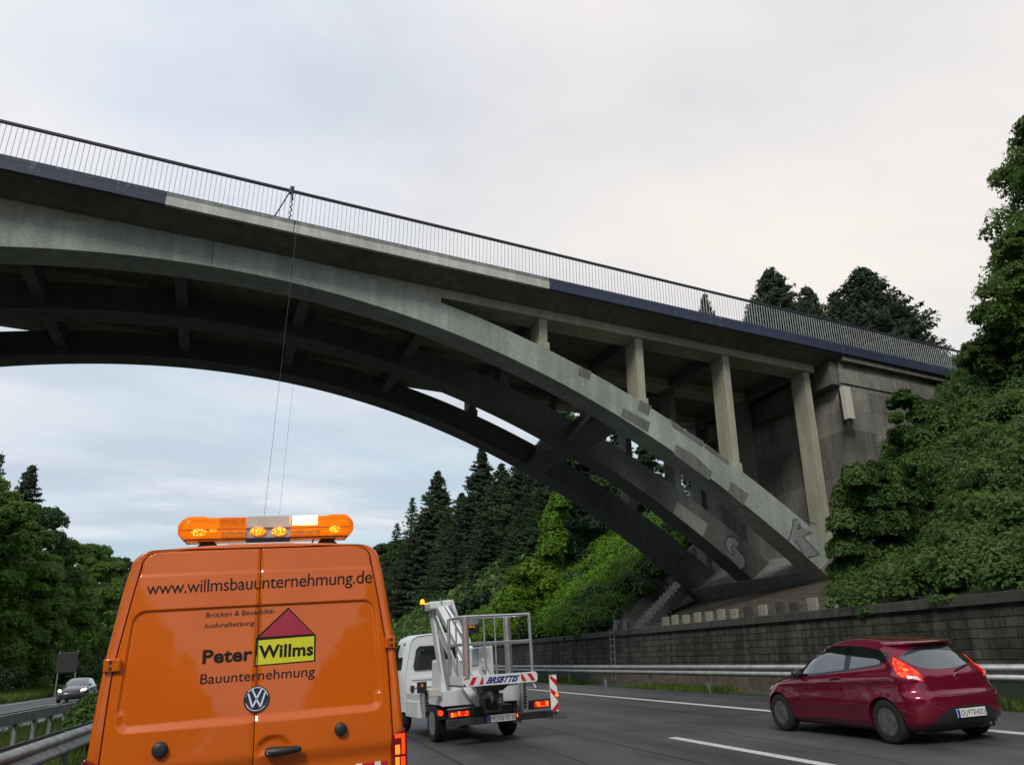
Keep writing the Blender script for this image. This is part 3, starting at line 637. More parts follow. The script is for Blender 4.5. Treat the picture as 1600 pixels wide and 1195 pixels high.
mb = MB(); mb.box(-0.06, 0.06, -0.07, 0.07, 0.98, 1.2); mb.tube([(0.02, -0.05, 1.0), (0.03, -0.06, 0.75)], 0.035, 7); build(mb, 'clamp', 'rail_dark', e, bevel=0.01)
mb = MB(); mb.tube([(0.03+0.03*math.sin(k*1.9), -0.06+0.02*math.cos(k*1.3), 0.8-k*0.055) for k in range(16)], [0.014+0.008*abs(math.sin(k*1.4)) for k in range(16)], 6); build(mb, 'strap', 'black_plastic', e)
r1 = uz(468, 320, -0.05)[0]; r2 = uz(457, 610, 10.8)[0]
for u_, o_, lab in ((r1, -0.05, 'thin dark rope hanging from the near bridge handrail down behind the orange van'), (r2, 10.8, 'thin dark rope hanging from the far side of the bridge, right of the other rope')):
    p = bp(u_, o_, 0); zg = 0.06*p.x+0.02
    mb = MB(); mb.tube([(0, 0, 14.6-zg), (0, -0.012, 8), (0, 0, 4), (0.02, 0, 0)], 0.0045, 5)
    o = build(mb, 'hanging_rope', 'rope'); o.matrix_world = Matrix.Translation((p.x, p.y, zg)) @ BROT; tag(o, lab, 'rope', 'ropes hanging from the bridge')
# ================================================================== RETAINING WALL, BLOCKS, STAIRS, LADDER
mb = MB(); mb.box(WX, WX+0.5, -40, 260, 0.3, 2.70); wl = build(mb, 'retaining_wall', 'wall_stone', fix=True); tag(wl, 'long dark stone retaining wall with projecting coping along the right shoulder', 'wall')
mb = MB(); mb.box(WX-0.09, WX+0.55, -40, 260, 2.70, 2.93); build(mb, 'coping', 'coping', wl, bevel=0.02)
def onX(x, y, X): d = ray(x, y); return CAM + d*((X-CAM.x)/d.x)
BLK = [(1040,13), (1055,12), (1072,12), (1090,13), (1108,13), (1127,14), (1147,15), (1169,16), (1192,17), (1219,15), (1241,18), (1270,21), (1300,18), (1330,19)]
k0 = None
for i, (bx_, wpx) in enumerate(BLK):
    X = WX+0.85; p = onX(bx_, 970-0.122*(bx_-1050), X); p2 = onX(bx_+wpx*0.72, 970-0.122*(bx_+wpx*0.72-1050), X)
    ly = abs(p2.y-p.y); hh = (0.42, 0.45, 0.40, 0.44)[i % 4]
    mb = MB(); mb.box(-0.05, 0.05, -ly/2, ly/2, -0.25, hh); o = build(mb, 'edge_block', 'block_concrete' if i not in (7, 9, 10) else 'coping', bevel=0.015)
    o.matrix_world = Matrix.Translation((X, p.y, 2.93)) @ Matrix.Rotation(R(random.uniform(-3, 3)), 4, 'Z')
    pos = ['farthest block of the row, nearest the stairs', 'second block of the row from the stairs', 'third block of the row from the stairs', 'fourth block from the stairs', 'fifth block from the stairs', 'sixth block from the stairs', 'seventh block from the stairs', 'dark weathered eighth block from the stairs', 'palest block, ninth from the stairs', 'darkest block beside the palest one', 'dark block just right of the darkest one', 'mossy block, third from the right end of the row', 'second block from the right end, half under leaves', 'rightmost block of the row, under the leaves'][i]
    tag(o, 'square concrete block on the wall under the bridge, '+pos if len(pos.split()) < 8 else 'concrete block on the wall, '+pos, 'concrete block', 'concrete blocks along the top of the retaining wall')
for i, (bx_, lab) in enumerate(((964, 'rounded grey kerb stone left of the ladder handrail on the wall'), (979, 'rounded grey kerb stone right of the ladder handrail on the wall'))):
    p = onX(bx_, 980, WX+0.8); mb = MB(); mb.prism([(-0.22, 0), (0.22, 0), (0.22, 0.38), (0.13, 0.52), (0, 0.57), (-0.13, 0.52), (-0.22, 0.38)], lambda a, b_: (-0.1, a, b_), lambda a, b_: (0.1, a, b_))
    o = build(mb, 'kerb_stone', 'footing', bevel=0.015); o.matrix_world = Matrix.Translation((WX+0.8, p.y, 2.9)); tag(o, lab, 'kerb stone', 'kerb stones at the foot of the stairs')
# stairs climbing the bank below the far edge of the bridge
s0 = onX(992, 966, WX+0.7); mb = MB(); NS = 15
for k in range(NS):
    x0 = s0.x+0.27*k; z0 = 2.9+0.18*k; y0 = s0.y+0.16*k
    mb.box(x0, x0+0.40, y0-0.55, y0+0.55, z0-0.3, z0+0.18)
o = build(mb, 'stone_stairs', 'footing', bevel=0.02); tag(o, 'weathered concrete stairs climbing the bank beneath the far side of the bridge', 'stairs')
lp = onX(958, 1030, WX-0.14)
e = empty('wall_ladder', Matrix.Translation((WX-0.14, lp.y, 0.9))); tag(e, 'narrow steel ladder with curved handrails leaning on the retaining wall', 'ladder')
mb = MB()
for s_ in (-0.22, 0.22): mb.tube([(0, s_, 0.0), (0, s_, 2.1), (0.05, s_, 2.75), (0.22, s_, 2.98), (0.5, s_, 2.9), (0.62, s_, 2.5), (0.62, s_, 1.95)] if s_ < 0 else [(0, s_, 0), (0, s_, 2.1)], 0.022, 7)
build(mb, 'rail', 'galv_dark', e)
for k in range(8):
    mb = MB(); mb.tube([(0, -0.22, 0.12+k*0.26), (0, 0.22, 0.12+k*0.26)], 0.016, 6); build(mb, 'rung', 'galv_dark', e)
# ================================================================== GUARDRAILS (road frame)
def wprof(c, top): # W-beam profile (offset, height)
    return [(c+0.00, top), (c-0.035, top-0.02), (c-0.08, top-0.055), (c-0.08, top-0.095), (c-0.01, top-0.135), (c, top-0.155), (c-0.01, top-0.175), (c-0.08, top-0.215), (c-0.08, top-0.255), (c-0.035, top-0.29), (c, top-0.31)]
def guardrail(x, y0, y1, top, side, label, spacing, boxbeam=False, mat='galv'):
    e = empty('guardrail', ROLL @ Matrix.Translation((x, y0, 0))); tag(e, label, 'guardrail')
    mb = MB(); L_ = y1-y0
    if not boxbeam:
        for sgn in ((-1, 1) if side == 0 else (side,)):
            pr_ = [(a*(-sgn), b_) for a, b_ in wprof(-0.09, top)]
            mb.grid([[(a, 0, b_) for a, b_ in pr_], [(a, L_, b_) for a, b_ in pr_]])
    else: mb.box(-0.07, 0.07, 0, L_, top-0.22, top)
    bm_ = build(mb, 'beam', mat, e, smooth=50, fix=False)
    if not boxbeam: md = bm_.modifiers.new('thick', 'SOLIDIFY'); md.thickness = 0.006
    n = min(96, int(L_/spacing))
    for k in range(n):
        mb = MB(); w_ = 0.11 if boxbeam else 0.05
        mb.box(-0.04, 0.04, k*spacing+0.3-w_/2, k*spacing+0.3+w_/2, -0.3, top-(0.10 if boxbeam else 0.02)); build(mb, 'post', 'galv_dark', e)
    return e
guardrail(13.0, 2, 200, 0.76, -1, 'long steel guardrail in front of the stone retaining wall', 4.0)
guardrail(-2.83, 2, 120, 0.75, 0, 'nearest steel guardrail at the lower left, beside the orange van', 4.0)
guardrail(-5.35, 4, 140, 0.82, 0, 'box beam guardrail with wide posts in the middle of the median', 1.55, True, 'galv_dark')
guardrail(-7.2, 4, 160, 0.62, -1, 'low dark guardrail along the edge of the opposite carriageway', 4.0, False, 'galv_dark')
# ================================================================== DECALS CUT TO A SURFACE
def interp(tab, x):
    if x <= tab[0][0]: return tab[0][1]
    for (a, fa), (b_, fb) in zip(tab, tab[1:]):
        if x <= b_: return fa+(fb-fa)*(x-a)/(b_-a)
    return tab[-1][1]
def bvh_of(objs):
    vs = []; fs = []
    dg = bpy.context.evaluated_depsgraph_get(); dg.update()
    for o in objs:
        me = o.evaluated_get(dg).to_mesh(); b_ = len(vs)
        vs += [v.co.copy() for v in me.vertices]; fs += [tuple(i+b_ for i in p.vertices) for p in me.polygons]
        o.evaluated_get(dg).to_mesh_clear()
    return BVHTree.FromPolygons(vs, fs)
def fill2d(poly, step):
    pts = []; n = len(poly)
    for i in range(n):
        a = Vector(poly[i]); b_ = Vector(poly[(i+1) % n]); k = max(1, int((b_-a).length/step))
        pts += [a.lerp(b_, j/k) for j in range(k)]
    m_ = len(pts); es = [(i, (i+1) % m_) for i in range(m_)]
    x0 = min(p.x for p in pts); x1 = max(p.x for p in pts); y0 = min(p.y for p in pts); y1 = max(p.y for p in pts)
    def inside(q_):
        c = False
        for i in range(m_):
            a, b_ = pts[i], pts[i-1]
            if (a.y > q_.y) != (b_.y > q_.y) and q_.x < (b_.x-a.x)*(q_.y-a.y)/(b_.y-a.y)+a.x: c = not c
        return c
    ext = []
    y = y0+step*0.5
    while y < y1:
        x = x0+step*0.5
        while x < x1:
            v = Vector((x, y))
            if inside(v) and min((v-p).length for p in pts) > step*0.45: ext.append(v)
            x += step
        y += step
    vo, _, fo, *_ = delaunay_2d_cdt(pts+ext, es, [list(range(m_))], 1, 1e-6)
    return vo, [tuple(f) for f in fo]
class Veh:
    """a vehicle frame: mtx = road-frame placement; px() casts a pixel's sight line on the body"""
    def __init__(s, mtx, root): s.m = mtx; s.inv = mtx.inverted(); s.root = root; s.bvh = None; s.c = s.inv @ CR
    def d(s, x, y): return (s.inv.to_3x3() @ rayR(x, y)).normalized()
    def px(s, x, y, off=0.003):
        d_ = s.d(x, y); h_ = s.bvh.ray_cast(s.c, d_)
        if h_[0] is None:
            h_ = None; best = None
            for k in range(140):
                t_ = s.c.length*0.5 + k*0.09; q_ = s.c+d_*t_; r_ = s.bvh.find_nearest(q_)
                if best is None or r_[3] < best[3]: best = r_
            h_ = best
        n_ = h_[1]
        if n_.dot(d_) > 0: n_ = -n_
        return h_[0]+n_*off
    def decal(s, name, poly, mat, off=0.003, step=4, mirror=False, parent=None, fn=None, smooth=True):
        vo, fo = fill2d(poly, step); mb = MB(); P = [(fn or s.px)(v.x, v.y, off) for v in vo]
        if mirror: P = [Vector((-p.x, p.y, p.z)) for p in P]
        mb.add(P, fo); return build(mb, name, mat, parent or s.root, smooth=80 if smooth else False)
    def cast(s, o_, d_, off=0.003):
        h_ = s.bvh.ray_cast(Vector(o_), Vector(d_).normalized())
        if h_[0] is None: h_ = s.bvh.find_nearest(Vector(o_)+Vector(d_)*0.5)
        n_ = h_[1]
        if n_.dot(Vector(d_)) > 0: n_ = -n_
        return h_[0]+n_*off
def text_verts(txt, bold=0.0, shear=0.0, space=1.0):
    cu = bpy.data.curves.new('t', 'FONT'); cu.body = txt; cu.size = 1; cu.offset = bold; cu.shear = shear; cu.space_character = space; cu.resolution_u = 4
    o = bpy.data.objects.new('t', cu); COL.objects.link(o); dg = bpy.context.evaluated_depsgraph_get(); dg.update()
    me = o.evaluated_get(dg).to_mesh(); vs = [Vector((v.co.x, v.co.y)) for v in me.vertices]; fs = [tuple(p.vertices) for p in me.polygons]
    bpy.data.objects.remove(o); bpy.data.curves.remove(cu); return vs, fs
def text_on(fn, txt, name, mat, parent, a, b_, up, cap=None, bold=0.0, shear=0.0, space=1.0, off=0.003):
    """a, b_: start and end of the baseline; up: vector of one cap height, in the 2-D space that fn maps"""
    vs, fs = text_verts(txt, bold, shear, space); x0 = min(v.x for v in vs); x1 = max(v.x for v in vs)
    ref = text_verts('H')[0]; hc = max(v.y for v in ref)
    a = Vector(a); b_ = Vector(b_); up = Vector(up); mb = MB(); P = []
    for v in vs:
        q_ = a+(b_-a)*((v.x-x0)/(x1-x0))+up*(v.y/hc); P.append(fn(q_.x, q_.y, off))
    mb.add(P, fs); return build(mb, name, mat, parent)
# ================================================================== ORANGE VAN
VM = Matrix.Translation((0.03, 5.72, 0)) @ Matrix.Rotation(R(-0.7), 4, 'Y')
van = empty('delivery_van', ROLL @ VM); tag(van, 'orange high roof works van seen from behind with an amber light bar', 'van')
V = Veh(VM, van)
def yl(z): return 0.10*max(0, (z-1.15)/1.15)**1.2 + 0.03*(1-sm(0.86, 0.965, z))
HW = [(0.30, 0.93), (0.45, 0.985), (1.0, 0.985), (1.35, 0.962), (1.6, 0.940), (1.8, 0.912), (2.0, 0.883), (2.15, 0.857), (2.22, 0.837)]
DW = [(0.3, 0.91), (1.0, 0.91), (1.51, 0.887), (1.64, 0.870), (1.9, 0.829), (2.1, 0.795), (2.19, 0.777)]
def ring(tab, ztop, rc, inset=0.0, crown=0.03, nside=26):
    pts = []          # right side from bottom to the top centre
    zc = ztop-crown-rc
    for i in range(nside): z = 0.32+(zc-0.32)*i/(nside-1); pts.append((interp(tab, z)-inset, z))
    xw = pts[-1][0]
    for i in range(1, 9):
        a = math.pi/2*i/8; pts.append((xw-rc*(1-math.cos(a))*1.15, zc+rc*math.sin(a)))
    xe, ze = pts[-1]
    for i in range(1, 11): f_ = i/10; pts.append((xe*(1-f_), ze+(ztop-inset-ze)*math.sin(f_*math.pi/2)))
    return pts+[(-x, z) for x, z in reversed(pts[:-1])]
mb = MB(); P = []
outer = ring(HW, 2.337, 0.12); inn = ring(DW, 2.309, 0.085, crown=0.022)
inn2 = ring(DW, 2.309, 0.085, inset=-0.004, crown=0.022)
bow = lambda x: 0.030*min(1, abs(x)/0.9)**2.3
P.append([(x, yl(z)+0.07, z) for x, z in inn])
P.append([(x, yl(z)+0.006+bow(x), z) for x, z in inn2])
o1 = ring(HW, 2.337, 0.12, inset=0.035)
P.append([(x, yl(z)+0.002+bow(x), z) for x, z in o1])
for k in range(1, 7):
    a = math.pi/2*k/6; ins = 0.035*(1-math.sin(a)); oo = ring(HW, 2.337, 0.12, inset=ins)
    P.append([(x, yl(z)+bow(x)+0.035*(1-math.cos(a)), z) for x, z in oo])
for y_, s_ in ((0.35, 1.0), (1.2, 1.0), (3.0, 1.0), (3.7, 0.995)):
    P.append([(x*s_, yl(z)*(1 if y_ < 0.4 else 0)+y_, z*(1 if z < 2 or y_ < 3.1 else 1)) for x, z in outer])
for y_, zt_ in ((4.3, 2.2), (4.9, 1.7), (5.5, 1.15), (5.75, 0.9)):
    P.append([(x*(1-0.05*(y_-3.7)), y_, min(z, zt_+0.02*z)) for x, z in outer])
mb.grid(P); mb.add([P[-1][i] for i in range(len(outer))], [tuple(range(len(outer)))])
body = build(mb, 'body', 'van_orange', van, smooth=50)
mb = MB(); mb.add([(x, yl(z)+0.075, z) for x, z in inn], [tuple(range(len(inn)))])
mb.box(-0.93, 0.93, 0.10, 5.4, 0.22, 0.34); build(mb, 'door_frame', 'black_plastic', van)
# rear doors as pressed panels
def sdf_panel(x, z):
    hw_ = 0.845-0.045*(z-1.2)/0.7; dx = abs(x)-hw_; dz = max(1.148-z, z-1.905); r_ = 0.085
    ax, az = dx+r_, dz+r_
    return (math.hypot(max(ax, 0), max(az, 0))+min(max(ax, az), 0))-r_
def dsurf(x, z):
    y = yl(z)+0.002
    sd_ = sdf_panel(x, z)
    wd_ = 0.055 if z < 1.3 and abs(z-1.148) < 0.12 else 0.016
    y += 0.017*(1-sm(-wd_, 0.0, sd_))
    y += 0.004*sm(2.12, 2.145, z)
    # handle recess dome
    if x > 0.0: 
        dd = math.hypot((x-0.125)/0.115, (z-0.985)/0.085)
        if z > 0.955: y += 0.022*(1-sm(0.75, 1.0, dd))
    # soft bow across the doors
    y += 0.030*(abs(x)/0.9)**2.3
    return y
def edge_x(z):
    zc = 2.309-0.022-0.085
    if z < zc: return interp(DW, z)-0.005
    a = min(1, (z-zc)/0.085); return interp(DW, zc)-0.005-0.085*1.15*(1-math.sqrt(max(0, 1-a*a)))
zrows = lsp(0.34, 1.06, 40)+lsp(1.07, 1.22, 26)+lsp(1.235, 1.85, 40)+lsp(1.858, 1.93, 20)+lsp(1.94, 2.11, 10)+lsp(2.115, 2.16, 8)+lsp(2.17, 2.292, 14)
for s_, nm, xin in ((-1, 'rear_door', -0.0028), (1, 'rear_door', 0.0028)):
    mb = MB(); P = []
    for z in zrows:
        xe = edge_x(z)*s_; n_ = 70; top_in = 0
        row = []
        for i in range(n_+1):
            f_ = i/n_; f_ = f_ if s_ < 0 else f_
            x = xin+(xe-xin)*(1-(1-f_)**1.5)
            y = dsurf(x, z)
            e_ = min(abs(x-xin), abs(xe-x)); y += 0.006*(1-sm(0, 0.008, e_))
            row.append((x, y, z))
        P.append(row)
    # returned edges
    P = [[(p[0], p[1]+0.05, p[2]) for p in P[0]]]+P+[[(p[0], p[1]+0.008, p[2]+0.004) for p in P[-1]], [(p[0], p[1]+0.05, p[2]+0.004) for p in P[-1]]]
    P = [[(r_[0][0], r_[0][1]+0.04, r_[0][2])]+r_+[(r_[-1][0], r_[-1][1]+0.04, r_[-1][2])] for r_ in P]
    mb.grid(P); dr = build(mb, nm, 'van_orange', van, smooth=60)
    if s_ < 0: doorL = dr
    else: doorR = dr
V.bvh = bvh_of([body, doorL, doorR])
T = lambda *a, **k: text_on(V.px, *a, **k)
T('www.willmsbauunternehmung.de', 'web_address', 'text_dark', van, (229, 929), (581, 910), (1.0, -19.5), bold=0.0, space=0.95)
T('Brücken & Bauarbike-', 'lettering', 'text_dark', van, (322, 964.5), (430, 957.5), (0.6, -7.6))
T('huduraftetzung', 'lettering', 'text_dark', van, (320, 981), (397.5, 976), (0.6, -7.2), shear=0.1)
T('Peter', 'lettering', 'text_dark', van, (316, 1036), (394, 1030.5), (1.2, -20), bold=0.03, space=1.03)
T('Bauunternehmung', 'lettering', 'text_dark', van, (312.5, 1068.5), (491.5, 1055.5), (1.3, -15.5))
V.decal('logo_outline', [(399.5,996.5),(450.5,948.5),(493.5,992),(492.3,1032.5),(396.8,1040.5)], 'text_dark', 0.003, 6, parent=van)
V.decal('logo_roof', [(405,995.3),(450.5,951.8),(489.3,990)], 'logo_red', 0.005, 6, parent=van)
V.decal('logo_sign', [(401.3,1000.5),(490.8,993.3),(490.3,1031),(399.3,1038.8)], 'logo_yellow', 0.005, 6, parent=van)
text_on(V.px, 'Willms', 'lettering', 'text_dark', van, (404, 1027.5), (489, 1022.5), (0.9, -18.5), bold=0.03, space=1.03, off=0.0075)
mb = MB(); mb.grid([[(x, dsurf(x, z)-0.0088, z) for z in lsp(1.30, 1.97, 14)] for x in (-0.0028, 0.0028)]); build(mb, 'door_gap', 'joint', van)
# round badge
def disc_local(c, n_, r0, prof, name, mat, parent, seg=40):
    c = Vector(c); n_ = Vector(n_).normalized(); a = n_.orthogonal().normalized(); b_ = n_.cross(a); mb = MB(); vs = []
    for r_, h_ in prof:
        for k in range(seg): t_ = 2*math.pi*k/seg; vs.append(c+(a*math.cos(t_)+b_*math.sin(t_))*r_*r0+n_*h_)
    fs = [(i*seg+k, i*seg+(k+1) % seg, (i+1)*seg+(k+1) % seg, (i+1)*seg+k) for i in range(len(prof)-1) for k in range(seg)]+[tuple(range(seg)), tuple(range((len(prof)-1)*seg, len(prof)*seg))]
    mb.add(vs, fs); return build(mb, name, mat, parent, smooth=40)
bc = V.px(401, 1092, 0.0); bn = Vector((0, -1, 0.06)).normalized()
disc_local(bc, bn, 0.083, [(1, -0.02), (1, 0.010), (0.97, 0.014), (0.9, 0.014), (0.86, 0.008), (0.86, 0.004)], 'badge_rim', 'black_gloss', van)
bd = disc_local(bc, bn, 0.076, [(1.0, 0.010), (0.99, 0.018), (0.93, 0.021), (0.88, 0.018), (0.87, 0.009)], 'badge', 'chrome', van)
disc_local(bc, bn, 0.0665, [(1.0, 0.008), (1.0, 0.012), (0.1, 0.013)], 'badge_field', 'black_gloss', van)
bx_ = Vector((1, 0, 0)); bz_ = bn.cross(bx_); bz_ = -bz_ if bz_.z < 0 else bz_
def bpt(x, z, h_): return bc+bx_*x+bz_*z+bn*h_
def bar2(mb, a, b_, w_): 
    a = Vector(a); b_ = Vector(b_); d = (b_-a).normalized(); n_ = Vector((-d.y, d.x))*w_/2
    q_ = [a+n_, a-n_, b_-n_, b_+n_]; mb.hexa([bpt(p.x, p.y, 0.012) for p in q_]+[bpt(p.x*0.99, p.y*0.99, 0.020) for p in q_])
mb = MB()
for s_ in (-1, 1):
    bar2(mb, (s_*0.029, 0.060), (s_*0.001, 0.006), 0.0115)          # V
    bar2(mb, (s_*0.0535, 0.039), (s_*0.026, -0.048), 0.0115)         # outer W
    bar2(mb, (s_*0.026, -0.048), (s_*0.001, -0.002), 0.0115)
build(mb, 'badge_letters', 'chrome', van)
# buffers, handle, hinges, lamp, reflective strip
for (px_, py_, r_) in ((250, 1171, 0.048), (532.3, 1138.5, 0.042)):
    disc_local(V.px(px_, py_, 0), (0, -1, 0), r_, [(1, -0.01), (1, 0.018), (0.95, 0.03), (0.8, 0.036), (0.3, 0.038)], 'door_buffer', 'black_plastic', van, 28)
a = V.px(416, 1178, 0.02); b_ = V.px(470, 1168, 0.02); a.y = b_.y = min(a.y, b_.y)-0.02
mb = MB(); mb.tube([a+(b_-a)*f_+Vector((0, -0.018*math.sin(math.pi*f_), 0)) for f_ in lsp(0, 1, 9)], [0.026, 0.030, 0.030, 0.028, 0.027, 0.026, 0.024, 0.022, 0.014], 12)
mb.tube([a+Vector((0.01, 0.05, 0)), a+Vector((0.01, 0, 0))], 0.022, 10)
hd = build(mb, 'door_handle', 'black_plastic', doorR, smooth=40)
disc_local(a+Vector((0.012, -0.028, 0)), (0, -1, 0), 0.011, [(1, 0), (1, 0.003)], 'lock', 'chrome', doorR, 20)
for quad in ([(160,1029.5),(188,1028),(188,1048),(157,1050.5)], [(602.5,993.5),(624,992),(625.5,1011),(604.5,1012.5)]):
    c = [V.px(x, y, 0) for x, y in quad]; cc = sum(c, Vector())/4; sx = abs(c[1].x-c[0].x)/2; sz = abs(c[0].z-c[3].z)/2
    mb = MB(); yb = min(v.y for v in c); mb.box(cc.x-sx, cc.x+sx, yb-0.028, yb+0.04, cc.z-sz, cc.z+sz)
    sg = 1 if cc.x > 0 else -1
    mb.tube([(cc.x-sg*sx*0.93, yb-0.02, cc.z-sz*0.95), (cc.x-sg*sx*0.93, yb-0.02, cc.z+sz*0.8)], 0.017, 10)
    hg = build(mb, 'hinge', 'van_orange', van, bevel=0.006, smooth=35)
    for dz_ in (-0.45, 0.45): disc_local((cc.x+sg*sx*0.1, yb-0.0285, cc.z+dz_*sz), (0, -1, 0), 0.011, [(1, 0), (1, 0.004), (0.5, 0.004)], 'screw', 'steel_dark', hg, 10)
# tail lamps
for s_ in (-1, 1):
    mb = MB(); mb.prism([(0.905, 0.52), (0.905, 0.975), (0.925, 1.0), (0.985, 1.035), (1.0, 1.0), (1.0, 0.52)], lambda a, b_: (s_*a, -0.012, b_), lambda a, b_: (s_*a*0.998, 0.16, b_))
    lm = build(mb, 'tail_lamp', 'tail_dark', van, bevel=0.008)
    def lb(x0, x1, z0, z1, mat, y_=-0.015):
        mb = MB(); mb.box(min(s_*x0, s_*x1), max(s_*x0, s_*x1), y_, 0.0, z0, z1); build(mb, 'lamp_strip', mat, lm, bevel=0.003)
    lb(0.918, 0.985, 0.972, 0.998, 'tail_bright'); lb(0.962, 0.985, 0.872, 0.970, 'tail_bright'); lb(0.918, 0.950, 0.872, 0.930, 'tail_core'); lb(0.918, 0.985, 0.862, 0.870, 'tail_dark'); lb(0.918, 0.945, 0.78, 0.855, 'tail_core'); lb(0.955, 0.985, 0.78, 0.855, 'tail_bright'); lb(0.918, 0.985, 0.55, 0.77, 'tail_bright')
for k in range(5):
    mb = MB(); x0 = 0.66+0.042*k; mb.box(x0, x0+0.041, dsurf(x0, 0.8)-0.004, dsurf(x0, 0.8)+0.01, 0.76, 0.835); build(mb, 'reflective_strip', 'sign_red' if k % 3 else 'sign_white', doorR)
mb = MB(); mb.box(-0.95, 0.95, -0.10, 0.3, 0.26, 0.50); build(mb, 'bumper', 'black_plastic', van, bevel=0.03)
for y_ in (1.15, 4.75):
    for s_ in (-1, 1):
        mb = MB(); mb.lathe([(0.14, -0.05), (0.2, -0.1), (0.22, 0.1), (0.14, 0.08)], (s_*0.86, y_, 0.35), 'x'); wh = build(mb, 'wheel', 'galv_dark', van, smooth=40)
        mb = MB(); mb.lathe([(0.22, -0.11), (0.33, -0.11), (0.35, -0.06), (0.35, 0.06), (0.33, 0.11), (0.22, 0.11)], (s_*0.86, y_, 0.35), 'x'); build(mb, 'tyre', 'rubber', wh, smooth=40)
# roof hump, light bar
mb = MB(); mb.hexa([(-0.33, 0.5, 2.33), (0.30, 0.5, 2.33), (0.30, 1.1, 2.33), (-0.33, 1.1, 2.33), (-0.25, 0.53, 2.395), (0.24, 0.53, 2.395), (0.24, 1.05, 2.395), (-0.25, 1.05, 2.395)]); build(mb, 'roof_hatch', 'van_dark', van, bevel=0.015)
LBY = 0.52
def vl(x, y, Yv=LBY):
    d_ = V.d(x, y); t_ = (Yv-V.c.y)/d_.y; p = V.c+d_*t_; return p.x, p.z
lbar = Vector((0, LBY, 0)); l0 = vl(276, 835); l1 = vl(553, 822); tp = vl(400, 805); bt = vl(400, 841.5)
xa, xb = l0[0], l1[0]; za, zb_ = bt[1], tp[1]; cxm = (xa+xb)/2; zm = za+(zb_-za)*0.42
bar = empty('light_bar', ROLL @ VM @ Matrix.Translation((cxm, LBY+0.13, za))); tag(bar, 'amber warning light bar with glowing lamps mounted across the van roof', 'light bar')
HL = (xb-xa)/2; HB = zb_-za; q1 = vl(385, 820)[0]-cxm; q2 = vl(454, 820)[0]-cxm
def lens(x0, x1, mat, name, z0, z1, endr=0, hump=0.0):
    mb = MB(); P = []; n_ = 16
    for i in range(n_+1):
        f_ = i/n_; x = x0+(x1-x0)*f_; e_ = f_ if endr > 0 else (1-f_ if endr < 0 else 0)
        sh = 1-0.62*max(0, (e_-0.80)/0.20)**3 if endr else 1
        hz = z1+(hump if endr and e_ > 0.58 else 0)
        zz0 = z0*0+z0; dep = 0.13*(0.35+0.65*sh)
        mid = (z0+hz)/2 if not endr else z0+(hz-z0)*0.5
        h2 = (hz-z0)/2*sh
        row = []
        for k in range(16):
            a = 2*math.pi*k/16; c_, s__ = math.cos(a), math.sin(a)
            row.append((x, dep*abs(c_)**0.45*(1 if c_ > 0 else -1), mid+h2*abs(s__)**0.45*(1 if s__ > 0 else -1)))
        P.append(row+[row[0]])
    mb.grid(P); mb.add([p for p in P[0][:-1]], [tuple(range(16))]); mb.add([p for p in P[-1][:-1]], [tuple(range(16))])
    return build(mb, name, mat, bar, smooth=50)
lens(-HL, q1-0.003, 'amber_lens', 'lens', 0.0, HB, endr=-1, hump=0.010); lens(q2+0.003, HL, 'amber_lens', 'lens', 0.0, HB, endr=1, hump=0.010)
mb = MB(); mb.box(q1, q2, -0.13, 0.13, HB*0.44, HB*0.99); build(mb, 'speaker_cover', 'grey_lens', bar, bevel=0.01)
mb = MB(); mb.box(q1, q2, -0.122, 0.12, HB*0.04, HB*0.435); build(mb, 'lamp_housing', 'grey_panel', bar, bevel=0.004)
mb = MB(); mb.box(-HL+0.05, HL-0.05, -0.115, 0.115, HB*0.03, HB*0.07); mb.box(-HL+0.02, HL-0.02, -0.134, -0.128, HB*0.425, HB*0.445); build(mb, 'base_rail', 'steel_dark', bar)
for (x_, z_, w_, h_, mat) in ((vl(403, 830)[0], vl(403, 830)[1], 0.058, 0.034, 'lamp_amber'), (vl(436, 830)[0], vl(436, 830)[1], 0.056, 0.034, 'lamp_amber'),
        (vl(311, 832)[0], vl(311, 832)[1], 0.055, 0.030, 'lamp_amber'), (vl(333, 829)[0], vl(333, 829)[1], 0.03, 0.012, 'lamp_amber'), (vl(523, 827)[0], vl(523, 827)[1], 0.045, 0.03, 'lamp_amber')):
    mb = MB(); P = []
    for i in range(7):
        r_ = math.cos(math.pi/2*i/6); P.append([(x_-cxm+w_*max(0.02, math.sin(math.pi/2*(i+0.3)/6.3))*math.cos(2*math.pi*k/20), -0.137-0.012*r_, z_-za+h_*max(0.02, math.sin(math.pi/2*(i+0.3)/6.3))*math.sin(2*math.pi*k/20)) for k in range(21)])
    mb.grid(P); build(mb, 'warning_lamp', mat, bar, smooth=60)
lw0 = vl(457, 806); lw1 = vl(496, 819)
mb = MB(); mb.box(lw0[0]-cxm, lw1[0]-cxm, -0.139, -0.10, lw1[1]-za, lw0[1]-za); build(mb, 'flash_module', 'lamp_white', bar, bevel=0.004)
for (xa_, xb_) in ((vl(343, 820)[0]-cxm, q1-0.01),):
    mb = MB()
    for k in range(9): mb.box(xa_, xb_, -0.133, -0.12, HB*(0.50+0.05*k), HB*(0.515+0.05*k))
    build(mb, 'louvre', 'amber_solid', bar)
for (a_, b_) in ((vl(345, 838), vl(384, 834)), (vl(456, 831), vl(500, 829))):
    mb = MB(); mb.box(a_[0]-cxm, b_[0]-cxm, -0.134, -0.11, HB*0.12, HB*0.34); 
    for k in range(14): mb.box(a_[0]-cxm+k*(b_[0]-a_[0])/14, a_[0]-cxm+(k+0.5)*(b_[0]-a_[0])/14, -0.137, -0.13, HB*0.24, HB*0.30)
    build(mb, 'circuit_strip', 'amber_solid', bar)
